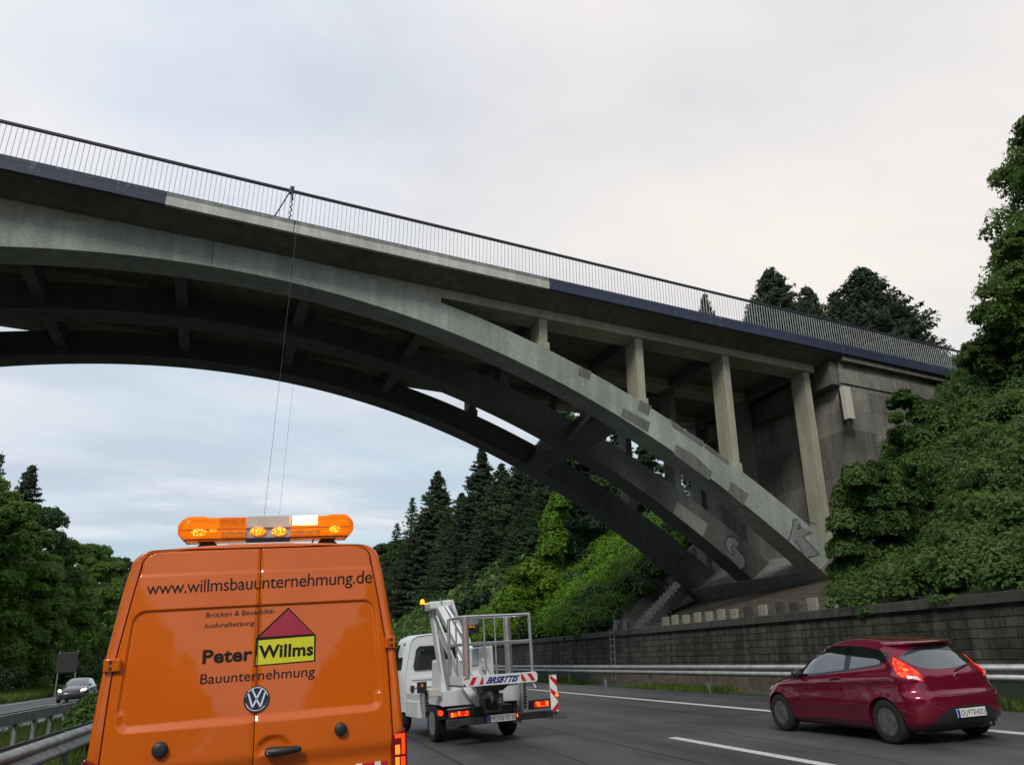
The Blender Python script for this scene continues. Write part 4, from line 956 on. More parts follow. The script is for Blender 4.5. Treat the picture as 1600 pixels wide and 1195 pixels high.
for x_ in (vl(320, 845)[0]-cxm, vl(515, 838)[0]-cxm):
    sg = -1 if x_ < 0 else 1; mb = MB(); mb.beam((x_-sg*0.05, 0, 0.01), (x_+sg*0.06, 0, -0.10), 0.10, 0.045, up=Vector((0, 1, 0))); mb.box(x_-0.06, x_+0.06, -0.05, 0.05, 0.0, 0.02); build(mb, 'bracket', 'steel_dark', bar, bevel=0.004)
mb = MB(); c0 = vl(478, 847)[0]-cxm; mb.tube([(c0, 0, -0.09), (c0+0.05, 0, -0.03), (c0+0.07, 0, 0.01)], 0.006, 6); build(mb, 'cable', 'black_plastic', bar)
# ================================================================== CARS
def fcurve(tab):
    """smooth (cosine-free monotone) interpolation through a table"""
    xs_ = [a for a, _ in tab]; ys_ = [b_ for _, b_ in tab]; n = len(tab); m_ = [0]*n
    d_ = [(ys_[i+1]-ys_[i])/(xs_[i+1]-xs_[i]) for i in range(n-1)]
    m_[0] = d_[0]; m_[-1] = d_[-1]
    for i in range(1, n-1): m_[i] = 0 if d_[i-1]*d_[i] <= 0 else 2*d_[i-1]*d_[i]/(d_[i-1]+d_[i])
    def f(x):
        if x <= xs_[0]: return ys_[0]
        if x >= xs_[-1]: return ys_[-1]
        for i in range(n-1):
            if x <= xs_[i+1]:
                h_ = xs_[i+1]-xs_[i]; t_ = (x-xs_[i])/h_
                return (2*t_**3-3*t_**2+1)*ys_[i]+(t_**3-2*t_**2+t_)*h_*m_[i]+(-2*t_**3+3*t_**2)*ys_[i+1]+(t_**3-t_**2)*h_*m_[i+1]
    return f
def car_body(yr, yf, wd, rr, rf, zmin, zmax, axles, name, mat, parent, arch_r=0.345, nz=84, crease=True):
    yr, yf, wd, rr, rf = map(fcurve, (yr, yf, wd, rr, rf)); P = []
    for k in range(nz+1):
        t_ = k/nz; z = zmin+(zmax-zmin)*math.sin(t_*math.pi/2)**1.0 if False else zmin+(zmax-zmin)*(1-(1-t_)**1.9)
        a, b_, w_, r1, r2 = yr(z), yf(z), wd(z), rr(z), rf(z)
        L_ = b_-a; s_ = min(1, L_/(r1+r2+0.05)); r1 *= s_; r2 *= s_
        half = []; e1, e2 = 2/2.5, 2/2.3
        for i in range(17): f_ = math.pi/2*i/16; half.append((w_*math.sin(f_)**e1, a+r1*(1-math.cos(f_)**e1)))
        ns = 26
        for i in range(1, ns): half.append((w_, a+r1+(L_-r1-r2)*i/ns))
        for i in range(17): f_ = math.pi/2*(16-i)/16; half.append((w_*math.sin(f_)**e2, b_-r2*(1-math.cos(f_)**e2)))
        out = []
        for x, y in half:
            if z > 0.62 and w_ > 0.1: x *= wd(z+0.05*(y-1.15)*sm(0.62, 0.85, z)*(1-sm(1.15, 1.4, z)))/w_
            yy = (y-0.5*(axles[0]+axles[1]))/1.9
            x2 = x*(1-(0.035 if z < 0.95 else 0.075)*min(1.3, abs(yy))**2.2)
            if x > 0.4*w_:
                for ya in axles: x2 += 0.024*math.exp(-((y-ya)/0.43)**4)*math.exp(-((z-0.50)/0.24)**2)*min(1, x/w_)
                if crease:
                    zc = 0.80+0.035*(1.2-y); x2 -= 0.016*sm(zc, zc-0.012, z)*(1-sm(zc-0.08, zc-0.32, z))*sm(3.0, 2.2, y)*min(1, x/w_)**2
                    x2 -= 0.022*math.exp(-((z-0.36)/0.10)**2)*sm(0.35, 0.7, y)*sm(2.15, 1.8, y)
            out.append((x2, y, z))
        ring_ = out+[(-x, y, z) for x, y, z in out[-2:0:-1]]
        P.append(ring_+[ring_[0]])
    mb = MB(); n = len(P[0])-1; mb.add([p for r_ in P for p in r_[:-1]], [(i*n+k, i*n+(k+1) % n, (i+1)*n+(k+1) % n, (i+1)*n+k) for i in range(nz) for k in range(n)]+[tuple(range(n))[::-1], tuple(range(nz*n, nz*n+n))])
    o = build(mb, name, mat, None, smooth=48)
    bv = bvh_of([o])
    cut = MB()
    for ya in axles: cut.lathe([(arch_r, -1.2), (arch_r, 1.2)], (0, ya, arch_r-0.045), 'x', 40)
    c = build(cut, 'wheel_arch_cut', 'black_plastic'); 
    md = o.modifiers.new('arches', 'BOOLEAN'); md.operation = 'DIFFERENCE'; md.object = c; md.solver = 'EXACT'; md.use_self = True
    dg = bpy.context.evaluated_depsgraph_get(); dg.update()
    me = bpy.data.meshes.new_from_object(o.evaluated_get(dg)); o.modifiers.clear(); o.data = me; bpy.data.objects.remove(c); o.parent = parent
    me.polygons.foreach_set('use_smooth', [True]*len(me.polygons))
    try: me.set_sharp_from_angle(angle=R(40))
    except Exception: pass
    # closed dark well liners
    mb = MB()
    for ya in axles:
        for s_ in (-1, 1):
            mb = MB(); mb.grid([[(s_*h_, ya+r_*math.cos(math.pi*k/24), arch_r-0.045+r_*math.sin(math.pi*k/24)) for k in range(25)] for r_, h_ in ((arch_r+0.02, 0.80), (arch_r+0.02, 0.40), (0.02, 0.40))]); build(mb, 'wheel_well', 'black_plastic', parent, fix=False)
    return o, bv
def wheel(x, y, r, parent, side, rimmat='mech_grey', wdt=0.095):
    mb = MB(); c = (x, y, r); s_ = side
    mb.lathe([(r*0.64, s_*wdt*0.92), (r*0.60, s_*wdt*0.75), (r*0.55, -s_*wdt*0.05), (r*0.46, -s_*wdt*0.10), (r*0.37, s_*wdt*0.40), (r*0.27, s_*wdt*0.50), (r*0.22, s_*wdt*0.15), (r*0.18, s_*wdt*0.15), (r*0.16, s_*wdt*0.50), (r*0.03, s_*wdt*0.55)], c, 'x', 36)
    wh = build(mb, 'wheel', rimmat, parent, smooth=40)
    mb = MB(); p = [(r*0.62, -0.92), (r*0.70, -1.0), (r*0.88, -1.0), (r*0.965, -0.86), (r, -0.6), (r, 0.6), (r*0.965, 0.86), (r*0.88, 1.0), (r*0.70, 1.0), (r*0.62, 0.92)]
    mb.lathe([(a, b_*wdt) for a, b_ in p], c, 'x', 40, caps=False); build(mb, 'tyre', 'rubber', wh, smooth=50)
    mb = MB()
    for k in range(5): a = k*1.2566; mb.lathe([(0.012, s_*wdt*0.5), (0.012, s_*wdt*0.62)], (x, y+math.cos(a)*r*0.16, r+math.sin(a)*r*0.16), 'x', 8)
    build(mb, 'wheel_bolts', 'steel_dark', wh)
    return wh
FY = dict(
 yr=[(0.17,-0.52),(0.25,-0.66),(0.33,-0.715),(0.48,-0.735),(0.635,-0.735),(0.665,-0.715),(0.70,-0.668),(0.78,-0.650),(0.90,-0.63),(0.99,-0.575),(1.05,-0.52),(1.22,-0.37),(1.31,-0.285),(1.335,-0.27),(1.348,-0.335),(1.372,-0.345),(1.395,-0.27),(1.415,-0.12),(1.445,0.18),(1.47,0.50),(1.485,0.80)],
 yf=[(0.17,3.05),(0.30,3.20),(0.50,3.235),(0.66,3.17),(0.76,3.05),(0.85,2.84),(0.92,2.58),(0.97,2.38),(1.02,2.22),(1.12,2.02),(1.25,1.77),(1.36,1.50),(1.42,1.28),(1.455,1.10),(1.475,0.95),(1.485,0.85)],
 wd=[(0.17,0.70),(0.22,0.80),(0.30,0.832),(0.45,0.850),(0.60,0.858),(0.75,0.855),(0.84,0.846),(0.895,0.820),(0.94,0.786),(1.05,0.748),(1.20,0.695),(1.32,0.640),(1.39,0.590),(1.43,0.53),(1.455,0.44),(1.475,0.26),(1.485,0.08)],
 rr=[(0.17,0.30),(0.5,0.34),(0.9,0.40),(1.2,0.42),(1.40,0.40),(1.485,0.25)],
 rf=[(0.17,0.55),(0.5,0.65),(0.8,0.80),(0.95,0.85),(1.1,0.60),(1.3,0.50),(1.42,0.40),(1.485,0.25)])
CM = Matrix.Translation((9.00, 9.45, 0.012)) @ Matrix.Rotation(R(0.6), 4, 'Z') @ Matrix.Scale(0.93, 4)
FY['yf'] = [(z, y+0.07) for z, y in FY['yf']]
car = empty('hatchback_car', ROLL @ CM); tag(car, 'dark red three door hatchback driving past with its brake lights on', 'car')
CV = Veh(CM, car)
cbody, CV.bvh = car_body(**FY, zmin=0.17, zmax=1.485, axles=(0, 2.55), name='body', mat='car_red', parent=car)
mb = MB(); mb.box(-0.70, 0.70, -0.45, 3.0, 0.16, 0.24); build(mb, 'underbody', 'black_plastic', car)
for y_ in (0, 2.55):
    for s_ in (-1, 1): wheel(s_*0.745, y_, 0.305, car, s_, 'mech_grey')
def cs(y, z, off=0.003, side=-1): return CV.cast((side*1.5, y, z), (-side, 0, 0), off)
def crr(x, z, off=0.003): return CV.cast((x, -3, z), (0, 1, 0), off)
def side_decal(name, poly, mat, off=0.003, step=0.05, parent=None, both=True):
    r_ = []
    for side in ((-1, 1) if both else (-1,)):
        vo, fo = fill2d(poly, step); mb = MB(); mb.add([cs(v.x, v.y, off, side) for v in vo], fo); r_.append(build(mb, name, mat, parent or car, smooth=80))
    return r_
def rear_decal(name, poly, mat, off=0.003, step=0.05, parent=None):
    vo, fo = fill2d(poly, step); mb = MB(); mb.add([crr(v.x, v.y, off) for v in vo], fo); return build(mb, name, mat, parent or car, smooth=80)
# glazing
FRM = [(1231.5,1059),(1240,1047.5),(1253,1033.5),(1268,1021.5),(1285.4,1012),(1304,1009.3),(1326.7,1008.8),(1349,1010.3),(1368,1014.5),(1387,1021),(1388.5,1026),(1382,1034),(1374.4,1039),(1352,1043),(1326.7,1047.3),(1290,1052.5),(1262,1057)]
WF = [(1254.8,1052.8),(1255.5,1043),(1257,1034.5),(1271,1024),(1288.6,1014.5),(1305,1011.8),(1323,1011.2),(1318.8,1045.8),(1285,1050.5)]
WR = [(1326.9,1045),(1333.3,1011.4),(1348,1012.3),(1365,1016),(1385,1022.8),(1385.5,1025.5),(1380,1033),(1373,1037.5),(1350,1041.5)]
WQ = [(1235,1056),(1243,1048),(1251,1039.5),(1250.5,1053)]
for mi in (False, True):
    CV.decal('window_frame', FRM, 'black_gloss', 0.0025, 4, mirror=mi); CV.decal('side_window', WF, 'glass', 0.005, 5, mirror=mi)
    CV.decal('side_window', WR, 'glass', 0.005, 5, mirror=mi); CV.decal('quarter_window', WQ, 'glass', 0.005, 4, mirror=mi)
RWN = [(1404.5,1027.5),(1417.7,1016),(1430,1011),(1445,1007.5),(1465,1006.2),(1482,1007),(1492,1010.5),(1505,1021),(1516.5,1032.5),(1503,1039),(1487.6,1043),(1470,1045),(1452,1045),(1438,1043),(1420,1036.5)]
CV.decal('rear_window', RWN, 'glass', 0.004, 5)
vo, fo = fill2d([(-0.70,1.06),(0.70,1.06),(0.62,1.25),(0.52,1.375),(-0.52,1.375),(-0.62,1.25)], 0.06); mb = MB(); mb.add([CV.cast((v.x, 5, v.y), (0, -1, 0), 0.004) for v in vo], fo); build(mb, 'windscreen', 'glass', car, smooth=80)
# lamps
TL = [(1394.5,1026.5),(1402,1029.5),(1412,1035),(1424,1042.5),(1433,1049),(1438.5,1054.5),(1443,1064),(1440,1063.5),(1415,1058.5),(1403,1056),(1399,1048),(1395,1038)]
CV.decal('tail_lamp', TL, 'tail_red', 0.008, 2.5); CV.decal('tail_lamp', TL, 'tail_red', 0.008, 2.5, mirror=True)
tl = bpy.data.objects
CV.decal('lamp_core', [(1411,1044),(1416,1044.5),(1420,1047),(1416,1049),(1411,1048)], 'tail_core', 0.011, 2)
for mi in (False, True): CV.decal('reverse_lamp', [(1416,1055.5),(1434,1057),(1438,1062),(1421,1059.5)], 'head_glass', 0.011, 2.5, mirror=mi)
for mi in (False, True): CV.decal('headlight', [(1202,1084),(1203,1073),(1207,1065),(1212.5,1061.5),(1210,1069),(1205.5,1078)], 'headlight' if False else 'head_glass', 0.006, 2.5, mirror=mi)
CV.decal('fog_lamp', [(1441,1112.5),(1458,1111),(1455,1117.5),(1444,1118)], 'tail_dark', 0.005, 2.5)
# lower bumper insert, plate, tailgate lines
ins = [(-0.62,0.20),(-0.60,0.30),(-0.50,0.40),(-0.36,0.475),(-0.24,0.50),(0.24,0.50),(0.36,0.475),(0.50,0.40),(0.60,0.30),(0.62,0.20)]
rear_decal('bumper_insert', ins, 'black_plastic', 0.004)
PLc = crr(0, 0.41, 0)
mb = MB(); mb.box(-0.26, 0.26, PLc.y-0.022, PLc.y-0.008, 0.35, 0.465); pl = build(mb, 'number_plate', 'sign_white', car, bevel=0.003)
mb = MB(); mb.box(-0.258, -0.215, PLc.y-0.0235, PLc.y-0.021, 0.353, 0.462); build(mb, 'plate_band', 'plate_blue', pl)
text_on(lambda x, z, off: Vector((x, PLc.y-0.0245, z)), 'OU9TR4003', 'plate_text', 'text_dark', pl, (-0.20, 0.37), (0.245, 0.37), (0, 0.075), bold=0.0, space=1.05)
def line_on(name, pts, w_, mat, parent, fn, off=0.004, thick=None):
    mb = MB(); Q = []
    res = []
    for a, b_ in zip(pts, pts[1:]):
        k = max(2, int((Vector(b_)-Vector(a)).length/0.04)); res += [Vector(a).lerp(Vector(b_), i/k) for i in range(k)]
    res.append(Vector(pts[-1]))
    for i, p in enumerate(res):
        d = (res[min(i+1, len(res)-1)]-res[max(i-1, 0)]).normalized(); n_ = Vector((-d.y, d.x))*w_/2
        Q.append([fn(*(p+n_), off), fn(*(p-n_), off)])
    mb.grid(Q); return build(mb, name, mat, parent, smooth=80, fix=True)
line_on('tailgate_gap', [(-0.60,1.01),(-0.575,0.90),(-0.545,0.80),(-0.50,0.70),(-0.42,0.655),(0.42,0.655),(0.50,0.70),(0.545,0.80),(0.575,0.90),(0.60,1.01)], 0.007, 'joint', car, crr, 0.002)
for side in (-1, 1):
    f_ = lambda y, z, off, s_=side: cs(y, z, off, s_)
    line_on('door_gap', [(0.72,1.0),(0.66,0.75),(0.66,0.45),(0.74,0.29),(1.78,0.265),(1.90,0.40),(1.93,0.62),(1.90,0.95)], 0.006, 'joint', car, f_, 0.002)
    line_on('sill_trim', [(0.42,0.275),(1.95,0.245)], 0.014, 'black_plastic', car, f_, 0.004)
    pass
mb = MB()
for side in (-1,):
    mb.tube([CV.px(1296, 1061.5, 0.0), CV.px(1298, 1061, 0.022), CV.px(1311, 1059.5, 0.022), CV.px(1313, 1059.2, 0.0)], 0.013, 8)
build(mb, 'door_handle', 'car_red', car, smooth=50)
for side in (-1, 1):
    base = CV.px(1252, 1051, 0.0); base.x *= -side; mb = MB()
    c = base+Vector((side*0.12, -0.03, 0.0)); P = []
    for i in range(9):
        a = -math.pi/2+math.pi*i/8; P.append([(c.x+0.105*math.cos(a)*math.cos(2*math.pi*k/16)*(1), c.y+0.05*math.sin(a) if False else c.y+0.065*math.cos(a)*math.sin(2*math.pi*k/16), c.z+0.075*math.sin(a)) for k in range(17)])
    mb.grid(P); mb.tube([base, base.lerp(c, 0.6)+Vector((0, 0, -0.035))], 0.028, 8); build(mb, 'wing_mirror', 'black_plastic' if side < 0 else 'car_red', car, smooth=60)
# rear wiper, badge, letters
w0 = crr(0.02, 0.955, 0.02); w1 = crr(0.40, 1.02, 0.02); mb = MB(); mb.tube([w0, w0.lerp(w1, 0.5)+Vector((0, -0.012, 0.012)), w1], [0.014, 0.010, 0.006], 6); build(mb, 'rear_wiper', 'black_plastic', car)
bcc = crr(0.0, 0.885, 0.0); disc_local(bcc, (0, -1, 0.12), 0.036, [(1.25, 0.0), (1.25, 0.006), (1.0, 0.009)], 'badge', 'chrome', car, 24); disc_local(bcc, (0, -1, 0.12), 0.030, [(1.25, 0.009), (1.2, 0.0105)], 'badge_field', 'car_red', car, 24)
text_on(crr, 'JLx', 'lettering', 'chrome', car, (-0.41, 0.80), (-0.33, 0.80), (0, 0.035)); text_on(crr, '1.25', 'lettering', 'chrome', car, (0.33, 0.83), (0.43, 0.83), (0, 0.035))
mb = MB(); mb.tube([(0.35, -0.70, 0.24), (0.35, -0.60, 0.24)], 0.022, 10); build(mb, 'exhaust', 'chrome', car)
CV.decal('spoiler_shade', [(1417.7,1016),(1430,1011),(1445,1007.5),(1465,1006.2),(1482,1007),(1492,1010.5),(1505,1021),(1490,1016),(1465,1014),(1440,1015.5),(1425,1020),(1410,1025)], 'black_gloss', 0.006, 4)  # shade below the spoiler, painted as a black band on the rear glass
# the oncoming car, smaller in the picture
OM = Matrix.Translation((-12.1, 62.0, 0.012)) @ Matrix.Rotation(R(181.0), 4, 'Z')
onc = empty('oncoming_car', ROLL @ OM); tag(onc, 'grey car with lit headlights coming the other way beyond the median', 'car')
FO = dict(FY); FO['yr'] = [(z, y-0.35) for z, y in FY['yr']]; FO['wd'] = [(z, x*1.04) for z, x in FY['wd']]
ob, obv = car_body(**FO, zmin=0.17, zmax=1.485, axles=(0, 2.49), name='body', mat='silver_paint', parent=onc, nz=50, crease=False)
for y_ in (0, 2.49):
    for s_ in (-1, 1): wheel(s_*0.765, y_, 0.31, onc, s_, 'galv')
OV = Veh(OM, onc); OV.bvh = obv
def od(name, poly, mat, d_, off=0.006, mirror=False):
    vo, fo = fill2d(poly, 0.08); mb = MB()
    for v in vo: pass
    if d_ == 'f': P = [OV.cast((v.x, 6, v.y), (0, -1, 0), off) for v in vo]
    else: P = [OV.cast((d_*1.6, v.x, v.y), (-d_, 0, 0), off) for v in vo]
    mb.add(P, fo); build(mb, name, mat, onc, smooth=80)
od('windscreen', [(-0.72,1.05),(0.72,1.05),(0.62,1.27),(0.52,1.39),(-0.52,1.39),(-0.62,1.27)], 'glass', 'f')
od('grille', [(-0.5,0.58),(0.5,0.58),(0.55,0.72),(-0.55,0.72)], 'black_plastic', 'f'); od('air_intake', [(-0.66,0.24),(0.66,0.24),(0.60,0.50),(-0.60,0.50)], 'black_plastic', 'f')
for s_ in (-1, 1):
    od('headlight', [(s_*0.56,0.66),(s_*0.78,0.70),(s_*0.80,0.80),(s_*0.66,0.79),(s_*0.56,0.74)], 'headlight', 'f', 0.02)
    od('side_window', [(1.83,0.99),(1.62,1.225),(1.10,1.38),(0.40,1.365),(-0.25,1.235),(-0.1,1.06)], 'glass', s_)
    mb = MB(); mb.box(s_*0.86-0.07, s_*0.86+0.07, 1.85, 1.95, 0.95, 1.08); build(mb, 'wing_mirror', 'black_plastic', onc, bevel=0.03)
mb = MB(); mb.box(-0.26, 0.26, 3.235, 3.25, 0.40, 0.51); build(mb, 'number_plate', 'sign_white', onc)
# ================================================================== PLATFORM TRUCK
TW = Matrix.Translation((3.93, 14.0, 0.012)) @ Matrix.Rotation(R(5.5), 4, 'Z')
truck = empty('platform_truck', ROLL @ TW); tag(truck, 'small white aerial platform truck with folded boom and an aluminium basket at its rear', 'truck')
TI = TW.inverted()
def tp(x, y, yl_=None, Y=None):
    """pixel -> truck-local point on the local cross plane y = yl_"""
    c = TI @ CR; d_ = (TI.to_3x3() @ rayR(x, y)); t_ = (yl_-c.y)/d_.y; return c+d_*t_
def tb(mb, quad, y0, y1):
    """box-like solid from a pixel quad (tl, tr, br, bl) lying on plane y0, extruded to y1"""
    f = [tp(x, y, y0) for x, y in quad]; mb.hexa([Vector((p.x, y0, p.z)) for p in f]+[Vector((p.x, y1, p.z)) for p in f]); return mb
def tbuild(quad, y0, y1, name, mat, parent=None, bevel=0.006):
    return build(tb(MB(), quad, y0, y1), name, mat, parent or truck, bevel=bevel)
# chassis, wheels, deck
mb = MB(); mb.box(-0.36, 0.36, 0.1, 4.3, 0.42, 0.60); build(mb, 'chassis', 'steel_dark', truck, bevel=0.01)
mb = MB(); mb.box(-0.70, 0.70, 0.9, 3.0, 0.40, 0.62); build(mb, 'underframe', 'black_plastic', truck, bevel=0.02)
for y_, xx in ((1.25, 0.70), (3.75, 0.68)):
    for s_ in (-1, 1): wheel(s_*xx, y_, 0.32, truck, s_, 'galv', 0.10)
mb = MB(); mb.tube([(-0.7, 1.25, 0.32), (0.7, 1.25, 0.32)], 0.05, 8); build(mb, 'axle', 'steel_dark', truck)
mb = MB(); mb.box(-0.80, 0.80, 0.62, 3.0, 0.66, 0.70); build(mb, 'deck', 'truck_white', truck, bevel=0.006)
mb = MB(); mb.box(-0.80, 0.80, 0.58, 0.62, 0.62, 0.88); build(mb, 'tailboard', 'truck_white', truck, bevel=0.008)
for s_ in (-1, 1):
    mb = MB(); mb.box(s_*0.80-0.02, s_*0.80+0.02, 0.62, 3.0, 0.64, 0.80); build(mb, 'side_board', 'truck_white', truck, bevel=0.006)
    mb = MB(); mb.prism([(0.80, 0.40), (1.0, 0.66), (1.25, 0.70), (1.5, 0.66), (1.70, 0.40), (1.66, 0.40), (1.46, 0.62), (1.25, 0.665), (1.04, 0.62), (0.84, 0.40)], lambda a, b_: (s_*0.62, a, b_), lambda a, b_: (s_*0.80, a, b_)); build(mb, 'mudguard', 'black_plastic', truck)
    mb = MB(); mb.box(s_*0.80-0.05, s_*0.80+0.05, 2.0, 2.95, 0.36, 0.66); build(mb, 'side_locker', 'truck_white', truck, bevel=0.015)
# cab
CY = 3.12
mb = MB(); P = []
cabring = [(-0.80, 0.42), (-0.82, 0.8), (-0.82, 1.15), (-0.80, 1.25), (-0.75, 1.55), (-0.69, 1.80), (-0.64, 1.87), (-0.52, 1.92), (0, 1.95)]
cabring = cabring+[(-x, z) for x, z in cabring[-2::-1]]
def cs_(y, sx, dz, top=1.95): return [(x*sx, y, 0.42+(z-0.42)*(top-0.42)/1.53+dz*(z > 1.3)) for x, z in cabring]
P.append(cs_(CY+0.02, 0.955, -0.03)); P.append(cs_(CY, 0.97, -0.015)); P.append(cs_(CY+0.05, 1, 0)); P.append(cs_(CY+0.7, 1, 0.02)); P.append(cs_(CY+1.05, 0.98, 0)); P.append(cs_(CY+1.30, 0.96, 0, 1.35)); P.append(cs_(CY+1.55, 0.93, 0, 1.10)); P.append(cs_(CY+1.62, 0.90, 0, 0.8))
mb.grid(P); mb.add(P[0], [tuple(range(len(P[0])))]); mb.add(P[-1], [tuple(range(len(P[0])))])
cab = build(mb, 'cab', 'truck_white', truck, smooth=45, bevel=0)
mb = MB(); mb.prism([(-0.60, 1.22), (0.60, 1.22), (0.62, 1.30), (0.55, 1.64), (0.48, 1.70), (-0.48, 1.70), (-0.55, 1.64), (-0.62, 1.30)], lambda a, b_: (a, CY-0.012, b_), lambda a, b_: (a, CY+0.04, b_)); build(mb, 'window_seal', 'black_plastic', cab, bevel=0.004)
mb = MB(); mb.prism([(-0.575, 1.245), (0.575, 1.245), (0.595, 1.31), (0.53, 1.62), (0.465, 1.675), (-0.465, 1.675), (-0.53, 1.62), (-0.595, 1.31)], lambda a, b_: (a, CY-0.016, b_), lambda a, b_: (a, CY-0.004, b_)); build(mb, 'rear_window', 'glass', cab)
mb = MB(); mb.box(-0.53, -0.22, CY-0.020, CY-0.0165, 1.25, 1.50); hr_ = build(mb, 'headrest', 'black_plastic', cab, bevel=0.0015)
mb = MB(); mb.prism([(-0.20, 1.25), (-0.02, 1.25), (-0.02, 1.36), (-0.08, 1.40), (-0.20, 1.31)], lambda a, b_: (a, CY-0.0195, b_), lambda a, b_: (a, CY-0.0165, b_)); build(mb, 'cloth', 'teal', cab)
for z_ in (1.08, 0.93, 0.80):
    mb = MB(); mb.box(-0.66, 0.66, CY-0.014, CY+0.02, z_-0.05, z_+0.03); build(mb, 'cab_rib', 'truck_white', cab, bevel=0.012)
mb = MB(); mb.box(-0.70, -0.62, CY-0.05, CY, 0.80, 0.93); build(mb, 'vent', 'black_plastic', cab, bevel=0.02)
for s_ in (-1, 1):
    mb = MB(); mb.box(s_*0.98-0.07, s_*0.98+0.07, CY+1.0, CY+1.06, 1.15, 1.55); mb.tube([(s_*0.78, CY+1.1, 1.3), (s_*0.95, CY+1.05, 1.35)], 0.015); build(mb, 'mirror', 'black_plastic', cab, bevel=0.02)
    mb = MB(); mb.prism([(CY+0.30, 1.25), (CY+1.18, 1.22), (CY+1.02, 1.75), (CY+0.35, 1.78)], lambda a, b_: (s_*(0.815-(b_-1.25)*0.22), a, b_), lambda a, b_: (s_*(0.79-(b_-1.25)*0.22), a, b_)); build(mb, 'side_window', 'glass', cab)
# rear bar, plate, lamps
l_ = tp(698, 1134, 0); r_ = tp(862, 1109.5, 0); zc = (l_.z+r_.z)/2
mb = MB(); mb.box(l_.x, r_.x, -0.05, 0.05, zc-0.06, zc+0.055); build(mb, 'rear_bar', 'steel_dark', truck, bevel=0.012)
for x_ in (-0.42, 0.30):
    mb = MB(); mb.beam((x_, 0.0, zc), (x_*0.8, 0.8, zc+0.10), 0.07, 0.10); build(mb, 'bar_arm', 'steel_dark', truck, bevel=0.006)
pa = tp(762, 1122.5, -0.08); pb = tp(806.5, 1119, -0.08); pz = (pa.z+pb.z)/2
mb = MB(); mb.box(pa.x, pa.x+0.52, -0.095, -0.08, pz-0.055, pz+0.057); pl = build(mb, 'number_plate', 'sign_white', truck, bevel=0.003)
mb = MB(); mb.box(pa.x+0.002, pa.x+0.05, -0.0975, -0.094, pz-0.052, pz+0.054); build(mb, 'plate_band', 'plate_blue', pl)
text_on(lambda x, z, off: Vector((x, -0.0985, z)), 'MCK06 03 30', 'plate_text', 'text_dark', pl, (pa.x+0.065, pz-0.037), (pa.x+0.505, pz-0.037), (0, 0.074), bold=0.0, space=1.05)
mb = MB(); mb.box(pa.x+0.535, pa.x+0.60, -0.09, -0.05, pz-0.04, pz+0.06); build(mb, 'lamp_holder', 'tail_dark', truck); mb = MB(); mb.box(pa.x+0.545, pa.x+0.565, -0.097, -0.088, pz-0.01, pz+0.045); build(mb, 'plate_lamp', 'tail_core', truck, bevel=0.01)
mb = MB(); mb.lathe([(0.12, 0), (0.10, 0.05), (0.04, 0.06), (0.04, 0.2)], (pa.x+0.56, 0.05, pz-0.10), 'z', 16); build(mb, 'foot_pad', 'black_plastic', truck)
def truck_lamp(q_, glow):
    """housing quad and glowing lens quad, in pixels"""
    hs = tbuild(q_, -0.06, 0.02, 'tail_lamp', 'black_plastic', None, 0.008); return tbuild(glow, -0.068, -0.05, 'lamp_lens', 'tail_red', hs, 0.006)
truck_lamp([(702,1109), (735,1105.5), (735,1118), (702,1122)], [(704,1113), (733,1109.5), (733,1117), (704,1120.5)])
truck_lamp([(828,1094), (860,1090.5), (860.5,1104.5), (828,1108)], [(835,1096), (858,1093.5), (858,1102.5), (835,1105)])
for (x0, x1, yy) in ((705, 709, 1116.5), (716, 719, 1114), (841, 844, 1100), (853, 857, 1098)):
    tbuild([(x0, yy-3), (x1, yy-3.2), (x1, yy+2.6), (x0, yy+2.8)], -0.072, -0.06, 'lamp_core', 'tail_core', None, 0.002)
tbuild([(701,1107.5), (734,1104), (734,1106), (701,1109.5)], -0.08, 0.03, 'lamp_hood', 'galv', None, 0.003)
mb = MB(); c = tp(687.5, 1113.5, 0.25); mb.lathe([(0.045, -0.05), (0.045, -0.01), (0.03, 0.0)][::-1], c, 'y', 16); build(mb, 'fog_lamp', 'tail_bright', truck)
mb = MB(); mb.lathe([(0.06, 0.06), (0.06, -0.02)], c, 'y', 16); build(mb, 'lamp_housing', 'black_plastic', truck)
# pedestal, boom and mechanism
tbuild([(690,1030), (748,1026), (748,1092), (690,1098)], 1.5, 2.2, 'pedestal', 'truck_white', None, 0.05)
def arm(p, q_, y0, y1, w_, h_, name='boom_arm', mat='truck_white', bevel=0.008):
    a = tp(*p, y0); b_ = tp(*q_, y1); mb = MB(); mb.beam(a, b_, w_, h_, up=Vector((0, 1, 0))); return build(mb, name, mat, truck, bevel=bevel)
arm((673,941), (696,1084), 1.75, 1.55, 0.085, 0.22); arm((681,946), (700,1082), 1.40, 1.42, 0.05, 0.10, mat='alu')
arm((703,938), (722,1000), 1.75, 1.70, 0.075, 0.22)
arm((688,950), (757,1082), 1.25, 0.30, 0.13, 0.15); arm((697,948), (766,1062), 1.30, 0.35, 0.05, 0.12, mat='alu'); arm((682,962), (722,1060), 1.1, 0.7, 0.03, 0.05, mat='alu'); arm((685,985), (716,1050), 1.1, 0.75, 0.10, 0.02, name='cable_tray', mat='galv_dark')
arm((722,1065), (757,1112), 0.45, 0.20, 0.13, 0.10); arm((733,1062), (764,1108), 0.38, 0.18, 0.05, 0.12, mat='alu')
tbuild([(671,940), (707,936), (708,947), (673,952)], 1.3, 1.8, 'boom_head', 'truck_white', None, 0.03)
mb = MB(); mb.tube([tp(688, 934, 1.3), tp(692, 950, 1.3), tp(693, 960, 1.28)], 0.016, 6); build(mb, 'hook', 'alu', truck)
